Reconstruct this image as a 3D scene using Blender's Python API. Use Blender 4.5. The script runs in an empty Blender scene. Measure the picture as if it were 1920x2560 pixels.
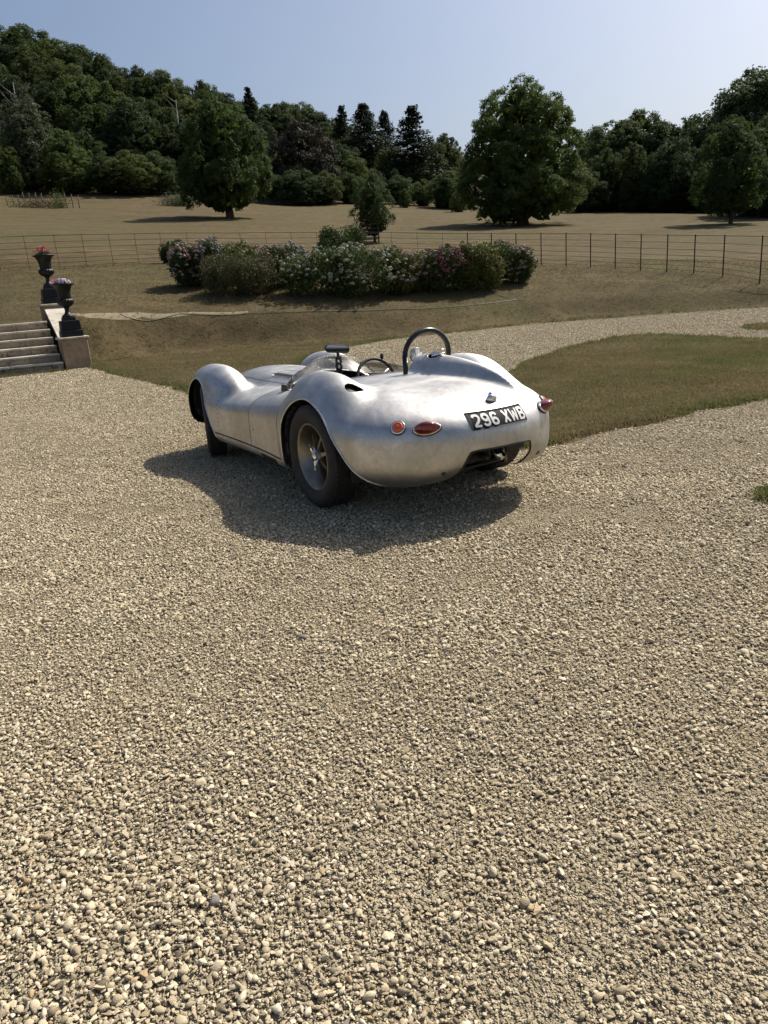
import bpy, math, random
import numpy as np
from mathutils import Matrix, Vector
rng = np.random.default_rng(7)
random.seed(7)
SC = bpy.context.scene
COL = SC.collection

# ------------------------------------------------------------------ camera
FPX, TILT, ROLL, EYE = 1850.0, math.radians(16.573), math.radians(4.364), 1.345
_d = np.array([0, math.cos(TILT), -math.sin(TILT)])
_r = np.array([1.0, 0, 0]); _u = np.array([0, math.sin(TILT), math.cos(TILT)])
CR = math.cos(ROLL) * _r - math.sin(ROLL) * _u
CU = math.cos(ROLL) * _u + math.sin(ROLL) * _r
CO = np.array([0, 0, EYE])
cam = bpy.data.objects.new('camera', bpy.data.cameras.new('camera'))
COL.objects.link(cam)
cam.data.sensor_fit = 'HORIZONTAL'; cam.data.sensor_width = 36.0
cam.data.lens = 36.0 * FPX / 1920.0
cam.data.clip_start = 0.05; cam.data.clip_end = 3000
cam.matrix_world = Matrix(((CR[0], CU[0], -_d[0], CO[0]), (CR[1], CU[1], -_d[1], CO[1]),
                           (CR[2], CU[2], -_d[2], CO[2]), (0, 0, 0, 1)))
SC.camera = cam

# ------------------------------------------------------------------ sky, sun, exposure
SUN_V = Vector((0.66, 0.55, 1.0)).normalized()
SUN_EL = math.asin(SUN_V.z); SUN_AZ = math.atan2(SUN_V.x, SUN_V.y)
W = bpy.data.worlds.new('World'); SC.world = W; W.use_nodes = True
_n = W.node_tree.nodes; _n.clear()
sky = _n.new('ShaderNodeTexSky'); sky.sky_type = 'NISHITA'; sky.sun_disc = False
sky.sun_elevation = SUN_EL; sky.sun_rotation = SUN_AZ
sky.altitude = 100; sky.air_density = 1.0; sky.dust_density = 4.5; sky.ozone_density = 3.0
_bg = _n.new('ShaderNodeBackground'); _bg.inputs['Strength'].default_value = 0.095
_wo = _n.new('ShaderNodeOutputWorld')
W.node_tree.links.new(sky.outputs[0], _bg.inputs[0]); W.node_tree.links.new(_bg.outputs[0], _wo.inputs[0])
sun = bpy.data.objects.new('sun', bpy.data.lights.new('sun', 'SUN')); COL.objects.link(sun)
sun.data.energy = 5.0; sun.data.angle = math.radians(0.53); sun.data.color = (1.0, 0.93, 0.83)
sun.rotation_euler = SUN_V.to_track_quat('Z', 'Y').to_euler(); sun.location = (20, 20, 40)
SC.view_settings.view_transform = 'Standard'; SC.view_settings.look = 'None'
SC.view_settings.gamma = 1.0; SC.view_settings.exposure = 0.36
SC.view_settings.use_curve_mapping = False

# ------------------------------------------------------------------ pixel helpers (placing things)
def ray(px, py):
    return (px - 960) / FPX * CR - (py - 1280) / FPX * CU + _d
def at_y(px, py, Y):            # the point on the pixel's ray that lies Y metres ahead
    v = ray(px, py); return CO + v * (Y / v[1])
def at_z(px, py, Z=0.0):        # the point on the pixel's ray at height Z
    v = ray(px, py); return CO + v * ((Z - EYE) / v[2])
def project(P):
    v = np.asarray(P, float) - CO; z = v @ _d
    return np.stack([960 + FPX * (v @ CR) / z, 1280 - FPX * (v @ CU) / z, z], -1)

# ------------------------------------------------------------------ object helpers
def tag(o, label=None, cat=None, group=None, kind=None):
    if label: o['label'] = label
    if cat: o['category'] = cat
    if group: o['group'] = group
    if kind: o['kind'] = kind
    return o
def link(name, data, mat=None, parent=None):
    o = bpy.data.objects.new(name, data); COL.objects.link(o)
    if mat is not None and data is not None and hasattr(data, 'materials'):
        data.materials.append(mat)
    if parent is not None: o.parent = parent
    return o
def empty(name, loc=(0, 0, 0), rz=0.0):
    o = bpy.data.objects.new(name, None); COL.objects.link(o)
    o.location = loc; o.rotation_euler = (0, 0, rz); o.empty_display_size = 0.1
    return o
def mesh_np(name, V, F, smooth=False, normals=None):
    """V (n,3); F int array (m,3) or (m,4), or list of polygons"""
    me = bpy.data.meshes.new(name)
    if isinstance(F, np.ndarray):
        k = F.shape[1]; m = F.shape[0]
        me.vertices.add(len(V)); me.vertices.foreach_set('co', np.ascontiguousarray(V, np.float32).ravel())
        me.loops.add(m * k); me.loops.foreach_set('vertex_index', np.ascontiguousarray(F, np.int32).ravel())
        me.polygons.add(m); me.polygons.foreach_set('loop_start', np.arange(0, m * k, k, dtype=np.int32))
        me.polygons.foreach_set('use_smooth', np.full(m, smooth))
        me.update(calc_edges=True)
    else:
        me.from_pydata([tuple(v) for v in V], [], [tuple(f) for f in F])
        if smooth: me.polygons.foreach_set('use_smooth', np.ones(len(me.polygons), bool))
        me.update()
    if normals is not None:
        me.normals_split_custom_set_from_vertices([tuple(n) for n in normals])
    return me
class MB:
    """collects simple shapes into one mesh"""
    def __init__(s): s.v = []; s.f = []; s.sm = []
    def add(s, V, F, smooth=False, M=None):
        b = len(s.v); V = np.asarray(V, float)
        if M is not None: V = V @ np.asarray(M)[:3, :3].T + np.asarray(M)[:3, 3]
        s.v += [tuple(p) for p in V]; s.f += [tuple(int(i) + b for i in f) for f in F]; s.sm += [smooth] * len(F)
        return s
    def box(s, c, d, rz=0.0, bevel=0.0, top=None, M=None):
        """box centre c, size d; top=(sx,sy) scales the top face; bevel cuts the vertical edges and rims"""
        x, y, z = d[0] / 2, d[1] / 2, d[2] / 2
        tx, ty = top if top else (1, 1)
        e = min(bevel, x * .45, y * .45, z * .45)
        rows = []
        prof = [(0, -z)] if e == 0 else [(e, -z), (0, -z + e)]
        prof2 = [(0, z)] if e == 0 else [(0, z - e), (e, z)]
        for ins, zz in prof + prof2:
            k = (zz + z) / (2 * z); ax = x * (1 + (tx - 1) * k) - ins; ay = y * (1 + (ty - 1) * k) - ins
            if e == 0: ring = [(-ax, -ay), (ax, -ay), (ax, ay), (-ax, ay)]
            else:
                ring = [(-ax + e, -ay), (ax - e, -ay), (ax, -ay + e), (ax, ay - e), (ax - e, ay), (-ax + e, ay), (-ax, ay - e), (-ax, -ay + e)]
            rows.append([(px, py, zz) for px, py in ring])
        n = len(rows[0]); V = [p for r_ in rows for p in r_]; F = [tuple(range(n))[::-1]]
        for i in range(len(rows) - 1):
            for j in range(n): F.append((i * n + j, i * n + (j + 1) % n, (i + 1) * n + (j + 1) % n, (i + 1) * n + j))
        F.append(tuple(range((len(rows) - 1) * n, len(rows) * n)))
        V = np.array(V); c_, s_ = math.cos(rz), math.sin(rz)
        V = np.stack([V[:, 0] * c_ - V[:, 1] * s_ + c[0], V[:, 0] * s_ + V[:, 1] * c_ + c[1], V[:, 2] + c[2]], -1)
        return s.add(V, F, False, M)
    def lathe(s, prof, n=32, M=None, smooth=True, lump=None):
        """prof list of (r,z) spun round z"""
        V = []; F = []
        for r_, z_ in prof:
            for j in range(n):
                a = 2 * math.pi * j / n; rr = r_ * (lump(a, z_) if lump else 1)
                V.append((rr * math.cos(a), rr * math.sin(a), z_))
        for i in range(len(prof) - 1):
            for j in range(n): F.append((i * n + j, i * n + (j + 1) % n, (i + 1) * n + (j + 1) % n, (i + 1) * n + j))
        if prof[0][0] > 1e-6: F.append(tuple(range(n))[::-1]) if prof[0] != prof[-1] else None
        if prof[-1][0] > 1e-6 and prof[0] != prof[-1]: F.append(tuple(range((len(prof) - 1) * n, len(prof) * n)))
        return s.add(V, F, smooth, M)
    def tube(s, pts, rad, n=8, closed=False, smooth=True, M=None):
        P = np.asarray(pts, float); m = len(P)
        R = np.full(m, rad, float) if np.isscalar(rad) else np.asarray(rad, float)
        T = np.zeros_like(P)
        for i in range(m):
            a = P[(i - 1) % m] if (closed or i > 0) else P[i]; b = P[(i + 1) % m] if (closed or i < m - 1) else P[i]
            t = b - a; T[i] = t / (np.linalg.norm(t) + 1e-12)
        up = np.array([0, 0, 1.0]) if abs(T[0][2]) < .9 else np.array([1.0, 0, 0])
        x = np.cross(up, T[0]); x /= np.linalg.norm(x); V = []
        for i in range(m):
            x = x - T[i] * (x @ T[i]); x /= np.linalg.norm(x) + 1e-12; y = np.cross(T[i], x)
            for j in range(n):
                a = 2 * math.pi * j / n; V.append(P[i] + R[i] * (math.cos(a) * x + math.sin(a) * y))
        F = []
        for i in range(m if closed else m - 1):
            k = (i + 1) % m
            for j in range(n): F.append((i * n + j, i * n + (j + 1) % n, k * n + (j + 1) % n, k * n + j))
        if not closed: F += [tuple(range(n))[::-1], tuple(range((m - 1) * n, m * n))]
        return s.add(V, F, smooth, M)
    def mesh(s, name):
        me = bpy.data.meshes.new(name); me.from_pydata(s.v, [], s.f)
        me.polygons.foreach_set('use_smooth', np.array(s.sm, bool)); me.update(); return me
    def build(s, name, mat=None, parent=None): return link(name, s.mesh(name), mat, parent)
def TM(loc=(0, 0, 0), R=None):
    M = np.eye(4)
    if R is not None: M[:3, :3] = R
    M[:3, 3] = loc; return M
def frame(z, xh=(1, 0, 0)):
    """rotation matrix whose z column is z and x column is near xh"""
    z = np.asarray(z, float); z = z / np.linalg.norm(z); x = np.asarray(xh, float); x = x - z * (x @ z)
    if np.linalg.norm(x) < 1e-6: x = np.array([0, 1.0, 0]) - z * z[1]
    x /= np.linalg.norm(x); return np.stack([x, np.cross(z, x), z], 1)

# value noise for numpy
_perm = rng.random((256, 256))
def vnoise(x, y, s=1.0, off=0):
    x = np.asarray(x) / s + off * 17.3 + 1000; y = np.asarray(y) / s + off * 9.1 + 1000
    xi = np.floor(x).astype(int); yi = np.floor(y).astype(int); fx = x - xi; fy = y - yi
    fx = fx * fx * (3 - 2 * fx); fy = fy * fy * (3 - 2 * fy)
    g = lambda a, b: _perm[a % 256, b % 256]
    return (g(xi, yi) * (1 - fx) + g(xi + 1, yi) * fx) * (1 - fy) + (g(xi, yi + 1) * (1 - fx) + g(xi + 1, yi + 1) * fx) * fy

# ------------------------------------------------------------------ material helpers
class NT:
    def __init__(s, name):
        s.m = bpy.data.materials.new(name); s.m.use_nodes = True; s.t = s.m.node_tree; s.t.nodes.clear()
        s.out = s.n('ShaderNodeOutputMaterial')
    def n(s, typ, **kw):
        nd = s.t.nodes.new(typ)
        for k, v in kw.items(): setattr(nd, k, v)
        return nd
    def l(s, a, b): s.t.links.new(a, b)
    def noise(s, vec, scale, detail=4, rough=.55, dist=0.0):
        nd = s.n('ShaderNodeTexNoise'); nd.inputs['Scale'].default_value = scale; nd.inputs['Detail'].default_value = detail
        nd.inputs['Roughness'].default_value = rough; nd.inputs['Distortion'].default_value = dist
        if vec is not None: s.l(vec, nd.inputs['Vector'])
        return nd.outputs['Fac']
    def ramp(s, fac, stops, interp='LINEAR'):
        nd = s.n('ShaderNodeValToRGB'); cr = nd.color_ramp; cr.interpolation = interp
        while len(cr.elements) < len(stops): cr.elements.new(.5)
        for e, (p, c) in zip(cr.elements, stops):
            e.position = p; e.color = (*c, 1) if len(c) == 3 else c
        s.l(fac, nd.inputs['Fac']); return nd.outputs['Color']
    def mix(s, fac, a, b, mode='MIX'):
        nd = s.n('ShaderNodeMix', data_type='RGBA', blend_type=mode)
        for v, i in ((fac, 0), (a, 6), (b, 7)):
            if isinstance(v, (int, float)): nd.inputs[i].default_value = v
            elif isinstance(v, tuple): nd.inputs[i].default_value = (*v, 1) if len(v) == 3 else v
            else: s.l(v, nd.inputs[i])
        return nd.outputs[2]
    def math(s, op, a, b=None):
        nd = s.n('ShaderNodeMath', operation=op)
        for v, i in ((a, 0), (b, 1)):
            if v is None: continue
            if isinstance(v, (int, float)): nd.inputs[i].default_value = v
            else: s.l(v, nd.inputs[i])
        return nd.outputs[0]
    def bump(s, h, strength=.5, dist=.01):
        nd = s.n('ShaderNodeBump'); nd.inputs['Strength'].default_value = strength; nd.inputs['Distance'].default_value = dist
        s.l(h, nd.inputs['Height']); return nd.outputs['Normal']
    def bsdf(s, color=(.5, .5, .5), rough=.6, metal=0.0, normal=None, **kw):
        b = s.n('ShaderNodeBsdfPrincipled')
        for v, k in ((color, 'Base Color'), (rough, 'Roughness'), (metal, 'Metallic')):
            if isinstance(v, tuple): b.inputs[k].default_value = (*v, 1)
            elif isinstance(v, (int, float)): b.inputs[k].default_value = v
            else: s.l(v, b.inputs[k])
        for k, v in kw.items():
            b.inputs[k.replace('_', ' ')].default_value = v
        if normal is not None: s.l(normal, b.inputs['Normal'])
        return b
    def done(s, sh): s.l(sh.outputs[0] if hasattr(sh, 'outputs') else sh, s.out.inputs['Surface']); return s.m
def plain(name, color, rough=.6, metal=0.0, var=.12, scale=30.0, bump=0.0, bscale=200.0, **kw):
    t = NT(name); co = t.n('ShaderNodeTexCoord').outputs['Object']
    f = t.noise(co, scale, 5); lo = tuple(c * (1 - var) for c in color); hi = tuple(min(1, c * (1 + var)) for c in color)
    c = t.ramp(f, [(.3, lo), (.7, hi)])
    nm = t.bump(t.noise(co, bscale, 3), bump, .002) if bump else None
    return t.done(t.bsdf(c, rough, metal, nm, **kw))

# ================================================================== THE GROUND
# the gravel drive: outline on the ground, with two lawn islands
def poly_sd(P, x, y):
    """signed distance to a polygon, positive inside"""
    P = np.asarray(P, float); x = np.asarray(x, float); y = np.asarray(y, float)
    d = np.full(x.shape, 1e9); ins = np.zeros(x.shape, bool)
    for i in range(len(P)):
        a = P[i]; b = P[(i + 1) % len(P)]; e = b - a
        t = np.clip(((x - a[0]) * e[0] + (y - a[1]) * e[1]) / (e @ e + 1e-12), 0, 1)
        d = np.minimum(d, (x - a[0] - t * e[0]) ** 2 + (y - a[1] - t * e[1]) ** 2)
        c = ((a[1] > y) != (b[1] > y)) & (x < (b[0] - a[0]) * (y - a[1]) / (b[1] - a[1] + 1e-30) + a[0])
        ins ^= c
    return np.where(ins, np.sqrt(d), -np.sqrt(d))
def smooth_poly(P, it=2):
    P = [np.asarray(p, float) for p in P]
    for _ in range(it):
        Q = []
        for i in range(len(P)):
            a, b = P[i], P[(i + 1) % len(P)]; Q += [a * .75 + b * .25, a * .25 + b * .75]
        P = Q
    return np.array(P)
g2 = lambda px, py: at_z(px, py)[:2]
DRIVE = np.array([(-40, -14)] + [(-40, 16.2), tuple(g2(0, 946)), tuple(g2(165, 926)), tuple(g2(215, 914)), tuple(g2(262, 932)), tuple(g2(330, 946)), tuple(g2(400, 962)),
         tuple(g2(480, 986)), tuple(g2(600, 990)), tuple(g2(700, 945)), tuple(g2(780, 894)), tuple(g2(870, 868)), tuple(g2(1000, 846)), tuple(g2(1200, 826)), tuple(g2(1350, 808)),
         tuple(g2(1500, 793)), tuple(g2(1634, 785)), tuple(g2(1780, 776)), tuple(g2(1920, 769)), (16, 19.5), (40, 22), (40, -14)], float)
ISLAND = smooth_poly([g2(1230, 1135), g2(1345, 1121), g2(1430, 1104), g2(1590, 1065), g2(1770, 1024), g2(1920, 1000), g2(2200, 960), g2(2500, 950), g2(2500, 870),
          g2(2200, 858), g2(1920, 851), g2(1700, 842), g2(1600, 839), g2(1500, 853), g2(1380, 882), g2(1285, 928), g2(1200, 975), g2(1100, 1050)], 1)
PATCH = smooth_poly([g2(1885, 1245), g2(1900, 1232), g2(1960, 1218), g2(2060, 1222), g2(2080, 1262), g2(1960, 1262), g2(1910, 1258)], 2)
SLIVER = smooth_poly([g2(1852, 820), g2(1890, 814), g2(1960, 811), g2(2300, 806), g2(2300, 826), g2(1960, 828), g2(1900, 826)], 1)
def drive_sd(x, y):
    w = (vnoise(x, y, .35) - .5) * .07 + (vnoise(x, y, 1.3, 3) - .5) * .10
    s = poly_sd(DRIVE, x, y)
    for P in (ISLAND, PATCH, SLIVER): s = np.minimum(s, -poly_sd(P, x, y))
    return s + w
# heights: control points (pixel, distance ahead) read from the photograph
CTRL = []
for x in (-40, -20, -8, 0, 8, 20, 40):
    for y in (-14, 0, 8, 14): CTRL.append((x, y, 0.0))
for px, py in ((40, 940), (215, 914), (330, 946), (480, 980), (700, 930), (870, 868), (1000, 848), (1200, 826), (1350, 808), (1500, 793), (1634, 785), (1920, 769), (560, 925), (650, 905)):
    p = at_z(px, py); CTRL.append((p[0], p[1], 0.0))
for px, py in ((327, 893), (440, 884), (560, 872), (750, 858), (900, 845), (1100, 826), (250, 905)):
    p = at_z(px, py); CTRL.append((p[0], p[1], 0.0))
for px, py, Y in ((-120, 815, 21.2), (60, 800, 21.9), (200, 792, 22.4), (300, 787, 23.0), (450, 784, 23.6), (600, 780, 24), (750, 778, 24.3), (950, 772, 24.8), (1150, 762, 25.4), (1300, 750, 25.8), (1480, 738, 26), (1640, 728, 25.6), (1900, 716, 24.6), (2200, 705, 24),
                  (0, 730, 26), (200, 725, 26.5), (400, 715, 27.5), (620, 718, 27.5), (850, 722, 27), (1050, 716, 27.5), (1300, 700, 28.2), (1500, 706, 27.8), (1750, 712, 25.8),
                  (0, 677, 31.3), (133, 672, 31.6), (353, 661, 34), (600, 657, 35), (900, 655, 35.5), (1200, 660, 34.5), (1440, 669, 32), (1640, 680, 29.3), (1834, 690, 26.8), (2050, 705, 24.8),
                  (-300, 700, 28), (0, 620, 42), (300, 612, 46), (600, 606, 48), (925, 612, 52), (1250, 618, 50), (1600, 635, 42), (1900, 655, 36), (2300, 690, 32),
                  (-300, 560, 70), (0, 560, 66), (0, 500, 110), (160, 500, 112), (250, 492, 116), (540, 548, 84), (420, 505, 108), (740, 512, 120), (960, 508, 130), (1040, 500, 150), (1180, 470, 220), (1180, 430, 300), (1180, 418, 520), (1180, 412, 640),
                  (1305, 570, 78), (1150, 540, 100), (1600, 533, 98), (1835, 562, 66), (1950, 560, 66), (1480, 520, 118), (2300, 560, 66), (2300, 500, 140),
                  (-500, 180, 230), (0, 232, 215), (0, 400, 150), (250, 300, 210), (250, 420, 150), (500, 360, 205), (500, 440, 150), (750, 408, 200), (1000, 440, 215), (1500, 470, 180), (1900, 430, 170), (2300, 380, 200), (300, 250, 420), (2000, 400, 420)):
    CTRL.append(tuple(at_y(px, py, Y)))
CTRL = np.array(CTRL)
def _fit():
    P = CTRL[:, :2]; n = len(P); D = np.linalg.norm(P[:, None] - P[None], axis=2)
    A = np.zeros((n + 3, n + 3)); A[:n, :n] = D - np.eye(n) * .05
    A[:n, n] = 1; A[:n, n + 1:] = P; A[n, :n] = 1; A[n + 1:, :n] = P.T
    return np.linalg.solve(A, np.concatenate([CTRL[:, 2], np.zeros(3)]))
_w = _fit()
def land(x, y):
    x = np.asarray(x, float); y = np.asarray(y, float); z = np.full(x.shape, _w[-3]) + _w[-2] * x + _w[-1] * y
    for (cx, cy, _), w in zip(CTRL, _w): z = z + w * np.sqrt((x - cx) ** 2 + (y - cy) ** 2 + .04)
    return z
# the terrace near the drive: foot of the bank, its top, the middle of the upper lawn and the fence line, each as curves over x
def _curve(pts, zero=False):
    P = np.array([at_z(*q) if zero else at_y(*q) for q in pts]); P = P[np.argsort(P[:, 0])]; X = np.linspace(-40, 40, 641)
    out = []
    for k in (1, 2):
        v = np.interp(X, P[:, 0], P[:, k]); g = np.exp(-.5 * (np.arange(-12, 13) / 5.0) ** 2); g /= g.sum(); out.append(np.convolve(np.pad(v, 12, mode='edge'), g, 'valid'))
    return X, out[0], out[1]
_FOOT = _curve([(-400, 948), (100, 926), (205, 914), (250, 905), (327, 893), (440, 884), (560, 872), (750, 858), (900, 845), (1100, 828), (1200, 823), (1350, 805), (1500, 790), (1634, 782), (1920, 766), (2300, 752)], True)
_TOP = _curve([(-120, 815, 20.0), (60, 800, 20.9), (200, 792, 21.8), (300, 788, 22.8), (450, 785, 23.8), (600, 781, 24.2), (750, 778, 24.6), (950, 771, 25.2), (1150, 761, 25.8), (1300, 752, 26.2), (1480, 742, 26.2), (1640, 733, 25.8), (1900, 722, 24.9), (2200, 705, 24.5)])
_MID = _curve([(0, 730, 26.5), (200, 725, 27), (400, 717, 27.8), (620, 720, 27.6), (850, 723, 27.4), (1050, 718, 27.9), (1300, 704, 28.8), (1500, 704, 28.4), (1750, 712, 26.4), (2050, 718, 25.4)])
_FNC = _curve([(0, 677, 31.3), (133, 672, 31.6), (353, 661, 34), (600, 657, 35), (900, 655, 35.5), (1200, 660, 34.5), (1440, 669, 32), (1640, 680, 29.3), (1834, 690, 26.8), (2050, 705, 25.8)])
def terrace(x, y):
    (y0, _), (y1, z1), (y2, z2), (y3, z3) = [(np.interp(x, c[0], c[1]), np.interp(x, c[0], c[2])) for c in (_FOOT, _TOP, _MID, _FNC)]
    y1 = np.maximum(y1, y0 + 1.4); y2 = np.maximum(y2, y1 + .8); y3 = np.maximum(y3, y2 + .6)
    t = np.clip((y - y0) / (y1 - y0), 0, 1); za = z1 * (t * t * (3 - 2 * t) * .6 + .4 * t)
    zb = z1 + (z2 - z1) * np.clip((y - y1) / (y2 - y1), 0, 1) + (z3 - z2) * np.clip((y - y2) / (y3 - y2), 0, 1)
    return np.where(y < y1, za, zb), y3
# frame of the garden steps: foot of the lower pier, direction along the steps, direction up the flight
SA = math.radians(29); UX = np.array([math.cos(SA), math.sin(SA)]); UY = np.array([-math.sin(SA), math.cos(SA)])
PW = .74; O2 = at_z(200, 921)[:2] + UY * PW / 2
NST, RISE, GO = 6, .206, .36; TOPZ = NST * RISE; FV = NST * GO + .42
def sstep(t): t = np.clip(t, 0, 1); return t * t * (3 - 2 * t)
def ground_z(x, y):
    x = np.asarray(x, float); y = np.asarray(y, float)
    z = land(x, y); s = drive_sd(x, y); tz, yf = terrace(x, y)
    k = sstep((y - yf + .5) / 9.0) if True else 0; k = np.maximum(k, sstep((np.abs(x) - 26) / 12) * (y > 12))
    z = tz * (1 - k) + z * k
    z = np.where(y < 30, z * np.maximum(sstep((-s + .05) / .7), k), z)               # lawns start level with the drive
    z = z + np.clip(-s * .55, -.07, .032)
    far = np.clip((np.hypot(x, y) - 30) / 40, 0, 1)
    z = z + (vnoise(x, y, 2.2, 5) - .5) * .035 * np.clip(-s / .6, 0, 1) + far * (vnoise(x, y, 14, 6) - .5) * .5
    u = (x - O2[0]) * UX[0] + (y - O2[1]) * UX[1]; v = (x - O2[0]) * UY[0] + (y - O2[1]) * UY[1]
    prof = np.clip((v + PW / 2 - .1) / GO * RISE - .18, -.08, TOPZ - .03)      # the bank is cut away under the flight
    inside = sstep((.30 - u) / .12) * sstep((u + 9) / 1.0) * sstep((v + .6) / .15) * sstep((FV + 1.6 - v) / 1.6)
    return z * (1 - inside) + prof * inside
def gz1(x, y): return float(ground_z(np.array([x]), np.array([y]))[0])
def axis(lo, fine0, fine1, hi, st, grow=1.12):
    a = list(np.arange(fine0, fine1 + 1e-6, st)); s = st; v = fine1
    while v < hi: s = min(s * grow, 14); v += s; a.append(v)
    s = st; v = fine0
    while v > lo: s = min(s * grow, 14); v -= s; a.insert(0, v)
    return np.array(a)
GX = axis(-420, -13, 14.5, 420, .14); GY = axis(-40, 6.5, 31, 620, .14)
_X, _Y = np.meshgrid(GX, GY, indexing='ij')
_Z = ground_z(_X, _Y)
def grid_faces(nx, ny, keep=None):
    i, j = np.meshgrid(np.arange(nx - 1), np.arange(ny - 1), indexing='ij'); a = (i * ny + j).ravel()
    F = np.stack([a, a + ny, a + ny + 1, a + 1], 1)
    return F if keep is None else F[keep.ravel()]
# --- grass ground material: dry, brown, patchy with some green
def mat_turf():
    t = NT('dry_turf'); pos = t.n('ShaderNodeNewGeometry').outputs['Position']
    mp = t.n('ShaderNodeMapping'); t.l(pos, mp.inputs['Vector']); mp.inputs['Scale'].default_value = (.35, 1.6, 1); mp.inputs['Rotation'].default_value = (0, 0, .12)
    big = t.noise(pos, .22, 5, .6); mid = t.noise(pos, 1.3, 6, .65); fine = t.noise(pos, 30, 4, .7); vf = t.noise(pos, 9, 4, .65); st = t.noise(mp.outputs[0], .55, 7, .7, .4); huge = t.noise(pos, .045, 4, .6)
    c = t.ramp(t.math('ADD', t.math('MULTIPLY', mid, .5), t.math('MULTIPLY', st, .5)), [(.34, (.052, .042, .022)), (.5, (.112, .084, .043)), (.66, (.182, .139, .074))])
    c = t.mix(t.math('MULTIPLY', t.ramp(fine, [(.3, (1, 1, 1)), (.7, (0, 0, 0))]), .55), c, (.050, .039, .020))
    c = t.mix(t.math('MULTIPLY', t.ramp(huge, [(.42, (0, 0, 0)), (.62, (1, 1, 1))]), .35), c, (.082, .078, .036))
    g = t.ramp(t.math('ADD', t.math('MULTIPLY', big, .75), t.math('MULTIPLY', vf, .25)), [(.50, (0, 0, 0)), (.68, (1, 1, 1))])
    c = t.mix(t.math('MULTIPLY', g, .5), c, (.064, .074, .026))
    return t.done(t.bsdf(c, .95, 0, t.bump(t.math('ADD', fine, vf), 1.0, .04), Specular_IOR_Level=.1))
M_TURF = mat_turf()
tag(link('ground', mesh_np('ground', np.stack([_X, _Y, _Z], -1).reshape(-1, 3), grid_faces(len(GX), len(GY)), True), M_TURF), kind='structure')

# --- gravel bed under the stones
def grav_z(x, y):
    return (vnoise(x, y, .55, 1) - .5) * .018 + (vnoise(x, y, .17, 2) - .5) * .010
def mat_bed():
    t = NT('gravel_bed'); pos = t.n('ShaderNodeNewGeometry').outputs['Position']
    v = t.n('ShaderNodeTexVoronoi'); v.inputs['Scale'].default_value = 75; t.l(pos, v.inputs['Vector'])
    v2 = t.n('ShaderNodeTexVoronoi'); v2.inputs['Scale'].default_value = 190; t.l(pos, v2.inputs['Vector'])
    sep = t.n('ShaderNodeSeparateColor'); t.l(v.outputs['Color'], sep.inputs[0])
    c = t.ramp(sep.outputs[0], [(.0, (.22, .18, .118)), (.5, (.37, .31, .205)), (1, (.52, .445, .305))])
    sand = t.ramp(t.noise(pos, 1.6, 5, .6), [(.5, (0, 0, 0)), (.7, (1, 1, 1))])
    c = t.mix(t.math('MULTIPLY', sand, .5), c, (.37, .285, .155))
    h = t.math('ADD', t.math('MULTIPLY', v.outputs['Distance'], -1.0), t.math('MULTIPLY', v2.outputs['Distance'], -.4))
    return t.done(t.bsdf(c, .95, 0, t.bump(h, 1.0, .03), Specular_IOR_Level=.2))
M_BED = mat_bed()
bx = axis(-40, -9, 9, 40, .10, 1.2); by = axis(-14, 0.4, 21, 23, .10, 1.2)
_bX, _bY = np.meshgrid(bx, by, indexing='ij'); _s = drive_sd(_bX, _bY)
_k = (_s[:-1, :-1] > -.25) | (_s[1:, 1:] > -.25) | (_s[1:, :-1] > -.25) | (_s[:-1, 1:] > -.25)
tag(link('gravel_drive', mesh_np('gravel_drive', np.stack([_bX, _bY, grav_z(_bX, _bY) - .004], -1).reshape(-1, 3), grid_faces(len(bx), len(by), _k), True), M_BED), kind='structure')

# --- instancing of uncountable stuff (stones, grass tufts) by geometry nodes
def scatter(name, P, rot, scl, idx, sources, kind='stuff', label=None):
    col = bpy.data.collections.new(name + '_source')
    for i, me in enumerate(sources):
        col.objects.link(bpy.data.objects.new('%s_piece_%02d' % (name, i), me))
    me = bpy.data.meshes.new(name); me.vertices.add(len(P)); me.vertices.foreach_set('co', np.ascontiguousarray(P, np.float32).ravel())
    for nm, typ, dat, key in (('rot', 'FLOAT_VECTOR', rot, 'vector'), ('scl', 'FLOAT_VECTOR', scl, 'vector'), ('idx', 'INT', idx, 'value')):
        a = me.attributes.new(nm, typ, 'POINT'); a.data.foreach_set(key, np.ascontiguousarray(dat, np.int32 if typ == 'INT' else np.float32).ravel())
    o = link(name, me)
    g = bpy.data.node_groups.new(name, 'GeometryNodeTree')
    g.interface.new_socket('Geometry', in_out='INPUT', socket_type='NodeSocketGeometry'); g.interface.new_socket('Geometry', in_out='OUTPUT', socket_type='NodeSocketGeometry')
    N = g.nodes; gi = N.new('NodeGroupInput'); go = N.new('NodeGroupOutput'); iop = N.new('GeometryNodeInstanceOnPoints'); ci = N.new('GeometryNodeCollectionInfo')
    ci.inputs['Collection'].default_value = col; ci.inputs['Separate Children'].default_value = True; ci.inputs['Reset Children'].default_value = True
    L = g.links.new; L(gi.outputs[0], iop.inputs['Points']); L(ci.outputs[0], iop.inputs['Instance']); iop.inputs['Pick Instance'].default_value = True
    for nm, typ, sock in (('rot', 'FLOAT_VECTOR', 'Rotation'), ('scl', 'FLOAT_VECTOR', 'Scale'), ('idx', 'INT', 'Instance Index')):
        na = N.new('GeometryNodeInputNamedAttribute'); na.data_type = typ; na.inputs['Name'].default_value = nm
        L([s for s in na.outputs if s.enabled and s.name == 'Attribute'][0], iop.inputs[sock])
    L(iop.outputs[0], go.inputs[0])
    md = o.modifiers.new('scatter', 'NODES'); md.node_group = g
    return tag(o, kind=kind, label=label)

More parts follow.
